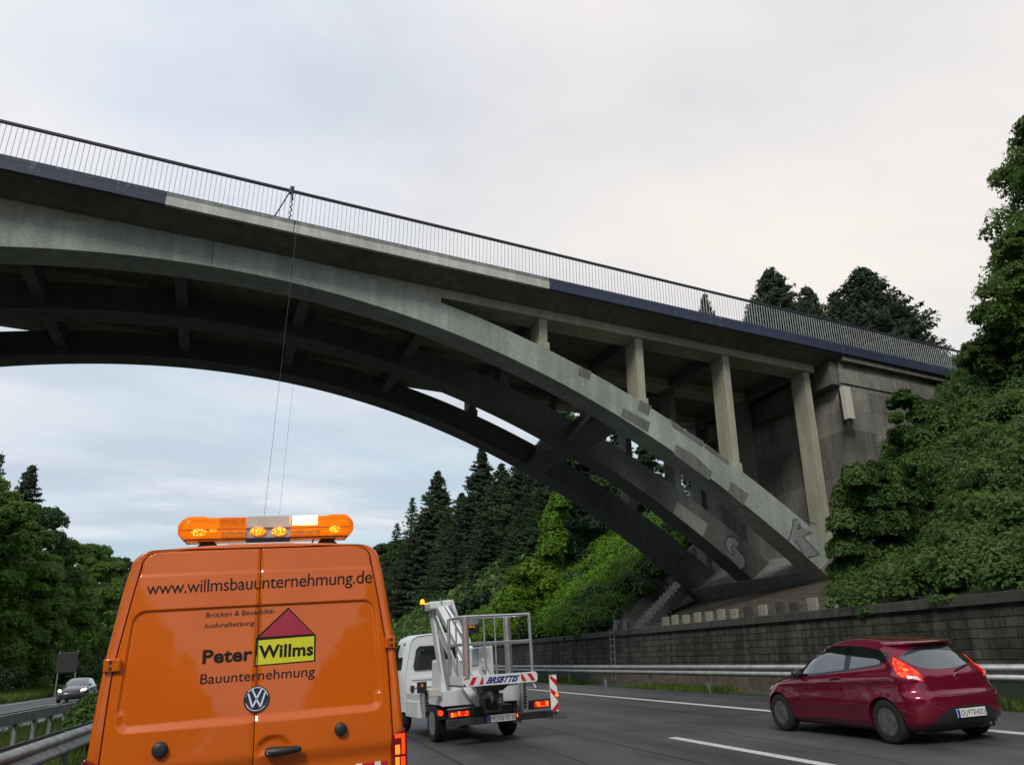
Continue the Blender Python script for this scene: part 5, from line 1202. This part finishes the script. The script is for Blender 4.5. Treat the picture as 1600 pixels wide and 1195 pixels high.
mb = MB(); c = tp(693, 951, 1.24); mb.lathe([(0.03, -0.04), (0.03, 0.04)], c, 'x', 10); build(mb, 'pin', 'black_plastic', truck)
mb = MB(); c = tp(768, 1086, 0.15); mb.lathe([(0.19, -0.07), (0.22, -0.03), (0.22, 0.05), (0.17, 0.09)], c, 'x', 24); build(mb, 'slew_drum', 'mech_grey', truck, smooth=40)
mb = MB(); mb.lathe([(0.225, -0.035), (0.228, 0.0), (0.225, 0.01)], c+Vector((-0.06, 0, 0)), 'x', 24); build(mb, 'drum_ring', 'alu', truck, smooth=40)
tbuild([(753,1070), (800,1066), (786,1078), (762,1080)], -0.25, 0.25, 'basket_mount', 'mech_grey', None, 0.02)
tbuild([(755,1092), (784,1089), (786,1113), (757,1116)], 0.0, 0.25, 'rotator', 'mech_grey', None, 0.03)
tbuild([(775,1083), (786,1082), (787,1099), (775.5,1100)], -0.05, 0.0, 'valve_plate', 'galv_dark', None, 0.004)
for k in range(3): tbuild([(776.5,1085+k*5), (784.5,1084.3+k*5), (784.5,1087+k*5), (776.5,1087.7+k*5)], -0.062, -0.05, 'valve_label', 'sign_white' if k else 'galv', None, 0.001)
mb = MB()
for k in range(5): mb.tube([tp(762+k*3, 1090, 0.05), tp(760+k*4.5, 1100, -0.12), tp(764+k*2.5, 1111, 0.05)], 0.011, 6)
build(mb, 'hoses', 'black_plastic', truck)
# jacks left and right, boxes
for (xa_, ya, xb2, yb, yy) in ((660, 1082, 663, 1112, 0.5), (814, 1062, 815.5, 1109, 0.45)):
    a = tp(xa_, ya, yy); b_ = tp(xb2, yb, yy); mb = MB(); mb.tube([a, b_], 0.05, 12); mb.tube([b_, b_+Vector((0, 0, -0.12))], 0.035, 10); build(mb, 'jack_leg', 'alu', truck, smooth=40)
    mb = MB()
    for k in range(9):
        c = a.lerp(b_, k/9)+Vector((0.065, -0.03, 0)); mb.lathe([(0.012, -0.012), (0.026, -0.012), (0.026, 0.012), (0.012, 0.012)], c, 'y' if k % 2 else 'x', 8)
    build(mb, 'chain', 'steel_dark', truck)
tbuild([(653,1065.5), (667,1064), (667,1081), (653,1083)], 0.42, 0.50, 'signal_box', 'black_plastic', None, 0.01); tbuild([(658,1068), (661.5,1067.6), (661.5,1072.4), (658,1073)], 0.405, 0.42, 'box_label', 'amber_solid', None, 0.002)
tbuild([(661,1078), (688,1075.5), (688,1087), (661,1090)], 0.50, 0.62, 'first_aid_box', 'beige_box', None, 0.01)
tbuild([(735,1012), (770,1008), (773,1060), (736,1063)], 0.45, 0.85, 'control_cabinet', 'truck_white', None, 0.02); tbuild([(738,1013.5), (748,1012), (748,1038), (738,1040)], 0.43, 0.45, 'cabinet_panel', 'grey_panel', None, 0.003)
mb = MB(); mb.tube([tp(753, 1030, 0.4), tp(757, 1032, 0.3), tp(757, 1040, 0.3), tp(753, 1043, 0.4)], 0.022, 8); build(mb, 'grab_hook', 'truck_white', truck, smooth=40)
# rear ladder step at the right
mb = MB()
for p, q_ in (((812,1070), (810,1076)), ((832,1065), (839,1074)), ((790,1075), (839,1073.8)), ((790,1066), (832,1064))): mb.tube([tp(*p, 0.7), tp(*q_, 0.7)], 0.016, 6)
build(mb, 'step', 'alu', truck)
# beacon on the boom head
mb = MB(); c = tp(660, 944, 1.7); mb.tube([tp(661.5, 951, 1.7), tp(668, 950, 1.7)], 0.018, 6); mb.lathe([(0.05, -0.05), (0.05, 0.0)], c, 'z', 14); bcn = build(mb, 'beacon', 'black_plastic', truck)
mb = MB(); mb.lathe([(0.042, 0.0), (0.045, 0.05), (0.034, 0.085), (0.012, 0.10)], c, 'z', 16); build(mb, 'beacon_dome', 'beacon_glow', bcn, smooth=60)
# basket
FYB, BYB = -0.62, 0.08
bk = {}
def rail_(p, q_, y0, y1, r_=0.02, name='basket_rail', mat='alu'):
    mb = MB(); mb.tube([tp(*p, y0), tp(*q_, y1)], r_, 10); return build(mb, name, mat, truck, smooth=50)
xl = tp(723, 1000, FYB).x; xr = tp(829, 1000, FYB).x; zt2 = (tp(776, 961, FYB).z); zbm = tp(780, 1056, FYB).z; zmd = tp(780, 1003.5, FYB).z
def T3(pts, r_, name, mat='alu'):
    mb = MB(); mb.tube(pts, r_, 10); return build(mb, name, mat, truck, smooth=50)
T3([(xl, FYB, zt2), (xr, FYB, zt2)], 0.022, 'top_rail'); T3([(xl, BYB, zt2), (xr, BYB, zt2)], 0.022, 'top_rail')
T3([(xl, FYB, zt2), (xl, BYB, zt2)], 0.022, 'top_rail'); T3([(xr, FYB, zt2), (xr, BYB, zt2)], 0.022, 'top_rail')
mb = MB(); mb.box(xl, xr, FYB-0.015, FYB+0.015, zmd-0.028, zmd+0.028); build(mb, 'mid_rail', 'alu', truck, bevel=0.006)
mb = MB(); mb.box(xl-0.015, xl+0.015, FYB, BYB, zmd-0.025, zmd+0.025); build(mb, 'mid_rail', 'alu', truck, bevel=0.006)
mb = MB(); mb.box(xr-0.015, xr+0.015, FYB, BYB, zmd-0.025, zmd+0.025); build(mb, 'mid_rail', 'alu', truck, bevel=0.006)
T3([(xl+0.05, FYB, zt2), (xl+0.05, FYB, zbm)], 0.062, 'corner_post', 'alu_pink_reflection'); T3([(xl-0.02, BYB, zt2), (xl-0.02, BYB, zbm-0.12)], 0.03, 'corner_post')
T3([(xr, FYB, zt2), (xr, FYB, zbm)], 0.030, 'corner_post'); T3([(xr-0.1, BYB, zt2), (xr-0.1, BYB, zbm)], 0.022, 'corner_post')
x_ = tp(791, 1000, BYB).x; T3([(x_, BYB-0.05, zt2-0.02), (x_, BYB-0.05, zbm)], 0.058, 'inner_post')
for px_ in (757, 774):
    x_ = tp(px_, 1000, FYB).x; T3([(x_, FYB, zt2), (x_, FYB, zbm)], 0.017, 'bar')
T3([(xl, FYB+0.35, zt2), (xl, FYB+0.35, zbm)], 0.015, 'bar')
mb = MB(); mb.box(xl-0.06, xr+0.06, FYB-0.02, BYB+0.02, zbm-0.13, zbm-0.10); build(mb, 'basket_floor', 'mech_grey', truck, bevel=0.006)
tz0, tz1 = zbm-0.13, zbm+0.035
mb = MB(); mb.prism([(xl-0.015, tz0+0.05), (xl+0.03, tz0), (xr+0.04, tz0+0.0), (xr+0.07, tz0+0.04), (xr+0.07, tz1-0.04), (xr+0.04, tz1), (xl-0.015, tz1)], lambda a, b_: (a, FYB-0.045, b_), lambda a, b_: (a, FYB-0.02, b_)); tbd = build(mb, 'toe_board', 'truck_white', truck, bevel=0.004)
mb = MB(); mb.box(xl-0.035, xl-0.01, FYB, BYB, tz0, tz1); build(mb, 'toe_board', 'truck_white', truck, bevel=0.004)
yF = FYB-0.0485
def stripe(pts): mb = MB(); mb.prism(pts, lambda a, b_: (a, yF, b_), lambda a, b_: (a, yF+0.005, b_)); build(mb, 'stripe', 'sign_red', tbd)
zz0, zz1 = tz0+0.025, tz1-0.02
W_ = xr-xl
stripe([(xl-0.01, zz0+0.07), (xl+0.045, zz1), (xl-0.01, zz1)]); stripe([(xl+0.07, zz0), (xl+0.145, zz0), (xl+0.215, zz1), (xl+0.14, zz1)]); stripe([(xl+0.25, zz0), (xl+0.325, zz0), (xl+0.325, zz1), (xl+0.31, zz1)])
stripe([(xr-0.24, zz1), (xr-0.215, zz1), (xr-0.14, zz0), (xr-0.215, zz0), (xr-0.24, zz0+0.05)]); stripe([(xr-0.125, zz1), (xr-0.05, zz1), (xr+0.025, zz0), (xr-0.05, zz0)])
text_on(lambda x, z, off: Vector((x, yF, z)), 'BRSBTTIS', 'lettering', 'text_blue', tbd, (xl+0.37, zz0+0.01), (xr-0.30, zz0+0.01), (0.03, zz1-zz0-0.03), bold=0.045, shear=0.35)
qd = [(730,966), (747,964.5), (750,988.5), (731,991)]
cbx = tbuild(qd, BYB-0.1, BYB+0.08, 'control_box', 'black_plastic', None, 0.006); tbuild([(730,967), (747,965.2), (748,975), (730.5,977)], BYB-0.11, BYB-0.095, 'control_cover', 'galv', cbx, 0.004)
for kx in (735, 740):
    mb = MB(); c = tp(kx, 979, BYB-0.14); mb.lathe([(0.022, 0.02), (0.022, -0.02)], c, 'y', 10); build(mb, 'knob', 'amber_solid', cbx)
mb = MB(); mb.lathe([(0.028, -0.004), (0.028, 0.004)], tp(713, 1014, BYB-0.1), 'y', 12); build(mb, 'tag', 'yellow_tag', truck)
arm((714,1018), (722,1034), 0.0, -0.1, 0.05, 0.05, name='strut', mat='alu')
# ------------------------------------------------------------------ beacon panel (delineator)
g_ = atg(868, 1122); hgt = 1.00
dl = empty('warning_delineator', ROLL @ Matrix.Translation((g_.x, g_.y, 0.014))); tag(dl, 'red and white striped warning delineator on a grey foot beside the platform truck', 'delineator')
mb = MB(); mb.box(-0.085, 0.085, -0.025, 0.025, 0.13, 0.93); build(mb, 'panel', 'sign_white', dl, bevel=0.008)
mb = MB(); mb.box(-0.095, 0.095, -0.035, 0.035, 0.92, 1.0); build(mb, 'cap', 'black_plastic', dl, bevel=0.008)
mb = MB(); mb.box(-0.05, 0.05, -0.04, 0.04, 0.06, 0.15); mb.hexa([(-0.24, -0.22, 0), (0.24, -0.22, 0), (0.24, 0.22, 0), (-0.24, 0.22, 0), (-0.15, -0.14, 0.09), (0.15, -0.14, 0.09), (0.15, 0.14, 0.09), (-0.15, 0.14, 0.09)]); build(mb, 'foot', 'steel_dark', dl, bevel=0.012)
for z_, s_ in ((0.86, -1), (0.56, -1), (0.27, 1)):
    mb = MB(); pts = [(-0.082, z_+0.085), (0.082, z_-0.055), (0.082, z_-0.055+(-0.15)), (-0.082, z_-0.01)] if s_ < 0 else [(-0.082, z_-0.10), (0.082, z_+0.06), (0.082, z_-0.09), (-0.05, z_-0.13), (-0.082, z_-0.13)]
    pts = [(a, min(0.915, max(0.14, b_))) for a, b_ in pts]; mb.prism(pts, lambda a, b_: (a, -0.0285, b_), lambda a, b_: (a, -0.024, b_)); build(mb, 'stripe', 'sign_red', dl)
mb = MB(); mb.lathe([(0.012, -0.04), (0.035, -0.045), (0.035, -0.03)], (0.06, 0, 0.48), 'y', 12); build(mb, 'reflector', 'lamp_amber', dl)
# ------------------------------------------------------------------ back of a road sign on the far left
sgp = at(90, 1020, 75.0)
e = empty('road_sign', ROLL @ Matrix.Translation((sgp.x, 75, -0.3))); tag(e, 'dark back of a large road sign below the trees on the far left', 'road sign')
H0 = at(105, 1050, 75).z+0.3; H1 = at(105, 1019, 75).z+0.3; Wd = at(122, 1030, 75).x-sgp.x
mb = MB(); mb.box(0, Wd, -0.03, 0.03, H0, H1); build(mb, 'panel', 'black_plastic', e, bevel=0.02)
for x_ in (Wd*0.12, Wd*0.95):
    mb = MB(); mb.tube([(x_, 0.06, -0.5), (x_, 0.06, H1+0.15)], 0.05, 8); build(mb, 'post', 'galv_dark', e)
# ================================================================== VEGETATION
def gz(X, Y): return terr(X, Y)
BT = [broad_tree(20, 5.6, 90, 560, 0.17, 'leaf_forest', seed=11, low=0.04), broad_tree(20, 5.0, 80, 560, 0.17, 'leaf_forest_dark', seed=12, low=0.03), broad_tree(20, 5.4, 95, 520, 0.18, 'leaf_forest', seed=13, low=0.02)]
ST = [spruce(20, 5.0, 21, 'leaf_spruce', dens=1.5, size=0.24, droop=0.34), spruce(20, 4.6, 22, 'leaf_spruce_dark', dens=1.5, size=0.24, droop=0.30), spruce(20, 5.6, 23, 'leaf_spruce', dens=1.4, size=0.25, droop=0.38)]
LARCH = spruce(20, 3.6, 24, 'leaf_forest_dark', dens=1.0, size=0.22, droop=0.15)
def tree_px(kind, x, ytop, Y, label, cat='tree', wide=1.0, group=None, sink=0.4, bx=None):
    """kind: ('b'|'s'|'l', index); the top of the tree is seen at (x, ytop); it stands at depth Y"""
    d_ = ray(x, ytop); p = CAM+d_*(Y/d_.y); X = p.x if bx is None else bx; g_ = gz(X, Y)-sink; h_ = p.z-g_
    me = {'b': BT, 's': ST, 'l': [LARCH]}[kind[0]][kind[1]]
    nm = {'b': 'broadleaf_tree', 's': 'spruce_tree', 'l': 'larch_tree'}[kind[0]]; sc = h_/20
    return put_tree(nm, me, (X, Y, g_), (sc*wide, sc*wide, sc), random.uniform(0, 6.28), label, cat, group)
# left side of the motorway
GL = 'trees along the far left verge'
for a in [(('b',1), -75, 640, 74, 'tallest dark broadleaf tree at the left edge of the picture', 1.1),
          (('b',0), -18, 725, 86, 'green broadleaf tree at the left edge in front of the larch', 1.15),
          (('l',0), 4, 704, 96, 'thin larch with feathery top at the far left', 0.9),
          (('b',0), 34, 775, 84, 'round bright broadleaf tree below the larch on the left', 1.1),
          (('s',1), 52, 724, 104, 'dark spruce whose tip stands above the left broadleaf trees', 1.15),
          (('b',1), 76, 778, 98, 'dark broadleaf tree right of the dark left spruce', 1.0),
          (('b',2), 70, 856, 92, 'lower leafy tree behind the dark sign back', 1.25),
          (('b',2), 112, 836, 112, 'light green tree in the dip left of the orange van', 1.1),
          (('b',0), 141, 843, 124, 'yellowish round tree just left of the orange van', 1.1),
          (('b',2), 163, 848, 138, 'green tree touching the left edge of the orange van', 1.1),
          (('b',1), 188, 861, 152, 'dark tree half hidden by the orange van roof corner', 1.1),
          (('b',0), 214, 872, 176, 'distant tree hidden behind the upper left corner of the van', 1.1)]:
    tree_px(a[0], a[1], a[2], a[3], a[4], wide=a[5], group=GL)
k_ = 0
for i in range(15):     # hidden behind the van, closing the far end of the motorway
    X = -24-6*(i % 3)+random.uniform(-2, 2) if i < 9 else 24+7*(i % 3); Y = 200+18*i if i < 9 else 190+25*(i-9)
    sc = random.uniform(0.85, 1.1); g_ = gz(X, Y)
    put_tree('broadleaf_tree', BT[i % 3], (X, Y, g_-0.4), (sc*1.1, sc*1.1, sc), i*1.3, 'far tree behind the orange van at the end of the motorway', 'tree', 'distant trees behind the van')
# dark spruces beyond the bridge
GS = 'spruces on the bank beyond the bridge'
for a in [(('b',1), 606, 842, 172, 'leafy tree just right of the orange van roof', 1.1), (('l',0), 621, 815, 160, 'first low conifer right of the orange van', 1.2),
          (('l',0), 645, 774, 140, 'thin pale conifer left of the pointed spruces', 1.0),
          (('s',0), 685, 734, 120, 'pointed spruce standing free left of the tallest one', 1.15), (('s',1), 662, 800, 118, 'short spruce below the thin pale conifer', 1.25),
          (('s',2), 722, 768, 108, 'broad spruce between the two pointed tops', 1.2), (('s',1), 753, 697, 98, 'tallest pointed spruce below the arch', 1.05),
          (('s',0), 708, 838, 96, 'low spruce in front of the pointed spruces', 1.3), (('s',2), 784, 722, 90, 'spruce right of the tallest pointed spruce', 1.2),
          (('s',0), 818, 690, 84, 'spruce touching the underside of the far arch rib', 1.2), (('s',1), 760, 812, 82, 'low dark spruce in front of the tallest one', 1.35),
          (('s',1), 850, 676, 78, 'dark spruce behind the far rib left of the ivy tree', 1.2), (('s',0), 812, 800, 72, 'low spruce left of the ivy covered tree', 1.3),
          (('s',2), 884, 650, 72, 'spruce seen between the far and middle ribs', 1.2), (('s',1), 920, 690, 66, 'dark spruce behind the ivy covered tree', 1.3),
          (('s',0), 640, 838, 126, 'low spruce beneath the thin pale conifer', 1.3), (('s',2), 738, 775, 116, 'spruce filling the gap left of the tallest one', 1.2),
          (('l',0), 700, 790, 104, 'feathery conifer between the pointed spruces', 1.3), (('s',2), 775, 790, 100, 'spruce filling the gap right of the tallest one', 1.2),
          (('l',0), 842, 760, 70, 'feathery pale conifer left of the ivy wrapped trunk', 1.4), (('b',1), 905, 600, 66, 'leafy tree seen through the gap under the deck', 0.9), (('s',0), 965, 660, 64, 'spruce seen between the ribs left of the columns', 1.2),
          (('b',1), 1010, 690, 58, 'dark leafy tree behind the far columns', 1.1), (('s',1), 955, 760, 60, 'low dark spruce right of the ivy wrapped trunk', 1.3)]:
    tree_px(a[0], a[1], a[2], a[3], a[4], wide=a[5]*1.25, group=GS)
# spruces above the deck, to the right
FS = [spruce(14, 5.2, 31, 'leaf_spruce_dark', low=0.02, dens=1.9, size=0.15, droop=0.15), spruce(14, 5.8, 32, 'leaf_spruce_dark', low=0.02, dens=1.9, size=0.15, droop=0.1)]
for i, (x, yt, Y, wd_, lab) in enumerate([(1100, 455, 62, 0.50, 'small spruce top behind the bridge railing'), (1203, 417, 60, 0.95, 'left of the two large spruces above the bridge railing'),
        (1258, 444, 64, 0.85, 'shorter spruce directly right of the left large spruce'), (1342, 416, 58, 1.20, 'widest dark spruce above the bridge railing'), (1303, 452, 62, 0.8, 'spruce shoulder on the left of the widest spruce'),
        (1400, 468, 58, 0.9, 'low spruce on the right flank of the widest spruce'), (1450, 528, 60, 0.7, 'low thin spruce behind the right end of the railing'), (1175, 470, 64, 0.7, 'low spruce left below the left large spruce')]):
    d_ = ray(x, yt); p = CAM+d_*(Y/d_.y); g_ = gz(p.x, Y)-0.3; h_ = p.z-g_
    put_tree('spruce_tree', FS[i % 2], (p.x, Y, g_), (h_/14*wd_, h_/14*wd_, h_/14), i*1.1, lab, 'tree', 'spruces above the bridge deck')
# big broadleaf tree at the right edge
def near_tree(p, h_, rad, nb, per, size, seed, label, mat='leaf_near'):
    me = broad_tree(h_, rad, nb, per, size, mat, seed=seed, low=0.04, trunk_r=0.16, bs=0.62)
    return put_tree('broadleaf_tree', me, p, (1, 1, 1), seed, label, 'tree')
def pt(x, y, Y): d_ = ray(x, y); return CAM+d_*((Y-CAM.y)/d_.y)
for (x, yt, Y, rad, nb, per, sd_, lab) in [(1648, 140, 18.5, 4.3, 330, 300, 41, 'tall loose leafy tree at the right edge of the picture'), (1624, 340, 18.0, 3.4, 230, 300, 42, 'lower leafy tree below the tall one at the right edge'),
        (1572, 500, 19.8, 2.1, 130, 300, 43, 'small leafy tree hanging over the right end of the railing')]:
    p = pt(x, yt, Y); g_ = gz(p.x, Y)-0.3; near_tree((p.x, Y, g_), p.z-g_, rad, nb, per, 0.075, sd_, lab)
# leafy cover on the banks
def cover(name, mat, n, fx, size, rad, label, seed, per, kind='stuff', squash=0.7, cat='undergrowth'):
    g = np.random.default_rng(seed); C = []; Rr = []
    while len(C) < n:
        X, Y = fx(g); 
        if X is None: continue
        r_ = rad*(0.55+0.9*g.random()); C.append((X, Y, gz(X, Y)+0.15*r_+0.25*g.random()*r_)); Rr.append(r_)
    P, Nn, S, V = blobs(np.array(C), np.array(Rr), per, size, squash=squash)
    o = link(bpy.data.objects.new(name, leaf_mesh(name, P, Nn, S, mat, var=V, aspect=0.62))); tag(o, label, cat, kind=kind); return o
def f_right(g):
    X = 14.62+13.0*g.random()**1.12; Y = 3+21*g.random(); o = Vector((X, Y, 0)).dot(NV)-D0; u = Vector((X, Y, 0)).dot(BV)
    if o > -0.35: return None, None
    x_, y_ = projp((X, Y, gz(X, Y)+0.3))
    lim = 1312 if y_ > 740 else (1385 if y_ > 690 else 1465)
    if x_ < lim+(0 if y_ < 850 else 10): return None, None
    return X, Y
def f_right_old(g):
    X = 14.75+13.0*g.random()**0.9; Y = 3+21*g.random(); o = Vector((X, Y, 0)).dot(NV)-D0; u = Vector((X, Y, 0)).dot(BV)
    if o > (-0.7 if u < 24.3 else -0.1): return None, None
    if u < 24.4 and X > 17.2-0.0 and o > -2.2 and g.random() < 0.35: return None, None
    return X, Y
cover('bank_undergrowth', 'leaf_slope', 1000, f_right, 0.055, 0.50, 'dense dark green undergrowth covering the bank right of the bridge', 51, 430)
def f_patch(g):
    while True:
        X = 15+9*g.random(); Y = 12+12*g.random(); x_, y_ = projp((X, Y, gz(X, Y)))
        if 1388 < x_ < 1500 and 640 < y_ < 900 and Vector((X, Y, 0)).dot(NV)-D0 < -0.2: return X, Y
cover('bank_undergrowth', 'leaf_slope', 260, f_patch, 0.055, 0.42, 'leafy undergrowth on the steep bank beside the abutment', 56, 430)
cover('bank_shrubs', 'leaf_near', 150, f_right, 0.085, 0.62, 'larger leaved yellowish shrubs scattered over the right bank', 57, 260)
def f_wall(g):
    while True:
        Y = 4+70*g.random()
        if math.sin(Y*0.9)+math.sin(Y*2.3+1)+0.5*math.sin(Y*5) > 0.9: return WX+0.02+0.35*g.random(), Y
g = np.random.default_rng(58); C = []; Rr = []
for k in range(110):
    X, Y = f_wall(g); px_, py_ = projp((X, Y, 2.9))
    if 1020 < px_ < 1320: continue
    C.append((X-0.1, Y, 2.86-0.18*g.random())); Rr.append(0.10+0.16*g.random())
P, Nn, S, V = blobs(np.array(C), np.array(Rr), 130, 0.045)
o = link(bpy.data.objects.new('wall_creeper', leaf_mesh('wall_creeper', P, Nn, S, 'leaf_slope', var=V))); tag(o, 'small creepers hanging over the coping of the stone wall', 'creeper', kind='stuff')
def f_behind(g): return 14.9+9*g.random(), -40+43*g.random()
cover('bank_undergrowth', 'leaf_slope', 120, f_behind, 0.3, 1.6, 'green undergrowth on the bank behind the viewer', 52, 60)
def f_ivy(g):
    X = 14.75+9.5*g.random()**1.1; Y = 34.2+34*g.random(); o = Vector((X, Y, 0)).dot(NV)-D0
    if o < 12.2+0.9*(X-14.7)*(X < 17.5): return None, None
    return X, Y
cover('ivy_bank', 'leaf_ivy', 760, f_ivy, 0.085, 0.85, 'bright green ivy spreading over the bank beyond the bridge', 53, 380)
cover('dark_ivy', 'leaf_mid', 90, f_ivy, 0.10, 1.0, 'darker shrubs scattered through the bright ivy bank', 59, 300)
def f_ivyfar(g): return 14.8+10*g.random(), 68+70*g.random()
cover('ivy_bank', 'leaf_slope', 260, f_ivyfar, 0.3, 1.8, 'darker shrubs over the far bank beyond the bright ivy', 54, 110)
def f_under(g):
    X = 20+7*g.random(); Y = 36+6*g.random(); return X, Y
cover('bank_undergrowth', 'leaf_slope', 70, f_under, 0.13, 0.9, 'shrubs on the bank behind the far columns', 55, 140)
# ivy covered tree and shrubs
def mound(name, cen, mat, size, per, label, cat='shrub', seed=1):
    """cen: list of (x, y, z, r) world clumps"""
    a = np.array([c[:3] for c in cen]); r_ = np.array([c[3] for c in cen]); P, Nn, S, V = blobs(a-a[0]*0, r_, per, size, squash=1.0, shell=0.3)
    base = Vector((a[:, 0].mean(), a[:, 1].mean(), (a[:, 2]-r_).min())); P = P-np.array(base)
    e = empty(name, Matrix.Translation(base)); tag(e, label, cat); link(bpy.data.objects.new('foliage', leaf_mesh('foliage', P, Nn, S, mat, var=V, aspect=0.62)), e)
    mb = MB()
    for k in range(5): c = Vector(cen[min(len(cen)-1, k*len(cen)//5)][:3])-base; mb.tube([Vector((0, 0, -0.3)), c*0.25+Vector((0.1, 0, 0)), c*0.5], [0.07, 0.05, 0.02], 6)
    build(mb, 'stem', 'bark', e); return e
g = np.random.default_rng(61)
def shape_px(pts, Y, dz=0.0): # (x, y, r_px) -> world clumps
    out_ = []
    for x, y, r_ in pts:
        yy = Y+g.uniform(-0.8, 0.8); p = pt(x, y, yy); out_.append((p.x, p.y, p.z, r_/FPX*(p-CAM).length*0.92))
    return out_
tr = shape_px([(876,788,20),(868,804,20),(861,822,19),(860,842,18),(858,862,18),(860,884,19),(856,908,20),(866,875,16),(892,782,18),(872,838,17),(866,905,18),(852,930,20),(870,925,20),(868,852,18)], 49.5)
mound('ivy_covered_tree', tr, 'leaf_ivy', 0.095, 1500, 'trunk wrapped in bright ivy on the left of its shaded dark side', 'tree')
tr = shape_px([(895,785,20),(912,795,24),(930,820,26),(940,850,28),(925,880,30),(945,890,28),(905,850,28),(905,905,26),(935,925,22),(885,820,22),(880,850,24),(882,885,24),(890,915,22),(878,900,18)], 52)
mound('ivy_tree_shade', tr, 'leaf_mid', 0.10, 1700, 'shaded right side of the ivy covered tree, in darker leaves', 'tree')  # shade on the ivy tree's right side, put in as darker leaves
tr = shape_px([(1340,752,26),(1368,745,24),(1392,748,20),(1330,785,30),(1362,785,34),(1395,780,26),(1318,820,22),(1345,830,34),(1378,828,32),(1404,820,22),(1322,860,26),(1352,875,32),(1385,870,30),(1318,895,22),(1345,915,26),(1375,912,26),(1402,862,22),(1312,925,16)], 20.5)
mound('ivy_shrub', tr, 'leaf_slope', 0.055, 3000, 'tall ivy shrub leaning against the bridge abutment', 'shrub')
tr = shape_px([(1398,632,11),(1412,622,13),(1428,632,14),(1440,650,18),(1470,665,22),(1410,685,20),(1445,690,24),(1480,695,24),(1400,655,10),(1505,672,20)], 21.2)
mound('climbing_shrub', tr, 'leaf_slope', 0.08, 800, 'leafy shrub climbing the abutment wall under the railing', 'shrub')
tr = shape_px([(805,905,18),(830,893,20),(800,930,20),(825,925,24),(852,915,20),(790,950,18),(812,955,22),(838,950,22),(800,978,18),(828,980,20)], 46)
mound('round_shrub', tr, 'leaf_ivy', 0.11, 900, 'round bright shrub at the foot of the ivy wrapped trunk', 'shrub')
tr = shape_px([(735,945,14),(715,955,12),(752,938,12),(700,962,10)], 60)
mound('round_shrub', tr, 'leaf_mid', 0.16, 700, 'dull green shrub behind the truck boom', 'shrub')
tr = shape_px([(1030,828,10),(1042,836,11),(1062,862,9),(1020,818,9),(1052,852,8)], 40)
mound('round_shrub', tr, 'leaf_ivy', 0.09, 600, 'small bright shrub seen between the far and middle ribs', 'shrub')
tr = shape_px([(142,1105,16),(128,1128,22),(150,1128,20),(112,1150,18),(135,1155,22),(155,1098,12),(100,1165,12)], 19)
mound('median_bush', tr, 'leaf_slope', 0.055, 1100, 'leafy bush growing in the median at the left edge of the van', 'bush')
# left verge bushes
tr = []
for i in range(34):
    Y = 72+i*3.2; X = -21.5-g.random()*4; tr.append((X, Y, gz(X, Y)+0.8+g.random()*1.5, 1.6+g.random()*1.3))
P, Nn, S, V = blobs(np.array([c[:3] for c in tr]), np.array([c[3] for c in tr]), 420, 0.24)
o = link(bpy.data.objects.new('forest_edge', leaf_mesh('forest_edge', P, Nn, S, 'leaf_forest_dark', var=V))); tag(o, 'dark shrubs along the edge of the left forest', 'undergrowth', kind='stuff')
# grass
def grass(name, mat, n, fx, h_, label, seed, wd_=0.012):
    g = np.random.default_rng(seed); xy = np.array([fx(g) for _ in range(n)]); z = np.array([gz(x, y) for x, y in xy]); b_ = np.column_stack([xy, z])
    a = g.random(n)*6.283; hh = h_*(0.4+0.8*g.random(n)); lean = np.column_stack([g.normal(size=n)*0.35, g.normal(size=n)*0.35, np.ones(n)])*hh[:, None]
    s_ = np.column_stack([np.cos(a), np.sin(a), np.zeros(n)])*wd_*(0.6+g.random(n))[:, None]
    V = np.stack([b_-s_, b_+s_, b_+lean*0.6+s_*0.6, b_+lean], 1).reshape(-1, 3)
    me = bpy.data.meshes.new(name); me.vertices.add(4*n); me.vertices.foreach_set('co', V.astype(np.float32).ravel()); me.loops.add(4*n); me.loops.foreach_set('vertex_index', np.arange(4*n, dtype=np.int32))
    me.polygons.add(n); me.polygons.foreach_set('loop_start', np.arange(0, 4*n, 4, dtype=np.int32)); at_ = me.attributes.new('leafvar', 'FLOAT', 'FACE'); at_.data.foreach_set('value', g.random(n).astype(np.float32))
    me.materials.append(M[mat]); me.update(calc_edges=True); me.validate(); o = link(bpy.data.objects.new(name, me)); tag(o, label, 'grass', kind='stuff')
grass('grass', 'grass', 26000, lambda g: (-2.35-5.1*g.random(), 7+34*g.random()**1.4), 0.32, 'long grass in the median between the guardrails', 71)
grass('grass', 'grass', 60000, lambda g: (-18.4-4.5*g.random(), 45+95*g.random()), 0.62, 'long green grass on the far left verge below the trees', 72, 0.05)
def f_rg(g):
    while True:
        X = 12.5+1.6*g.random(); Y = 8+46*g.random()
        if math.sin(Y*0.55)+0.6*math.sin(Y*1.7+1) > 0.15: return X, Y
grass('grass', 'grass', 12000, f_rg, 0.20, 'tufts of grass under the guardrail at the foot of the stone wall', 73)
# trees behind the viewer, which the paint and the glass reflect
WHERE = ['behind the viewer']
for i in range(34):
    side = -1 if i % 2 else 1; X = (-24 if side < 0 else 19.5)+random.uniform(-1.5, 2)*side; Y = -190+(i//2)*12.5; sc = random.uniform(0.95, 1.25)*(1.15 if side < 0 else 0.95)
    if Y > -8 and side > 0: continue
    put_tree('broadleaf_tree', BT[i % 3], (X, Y, gz(X, Y)-0.4), (sc*1.15, sc*1.15, sc), i*2.1, 'tree beside the motorway behind the viewer', 'tree', 'trees behind the viewer')
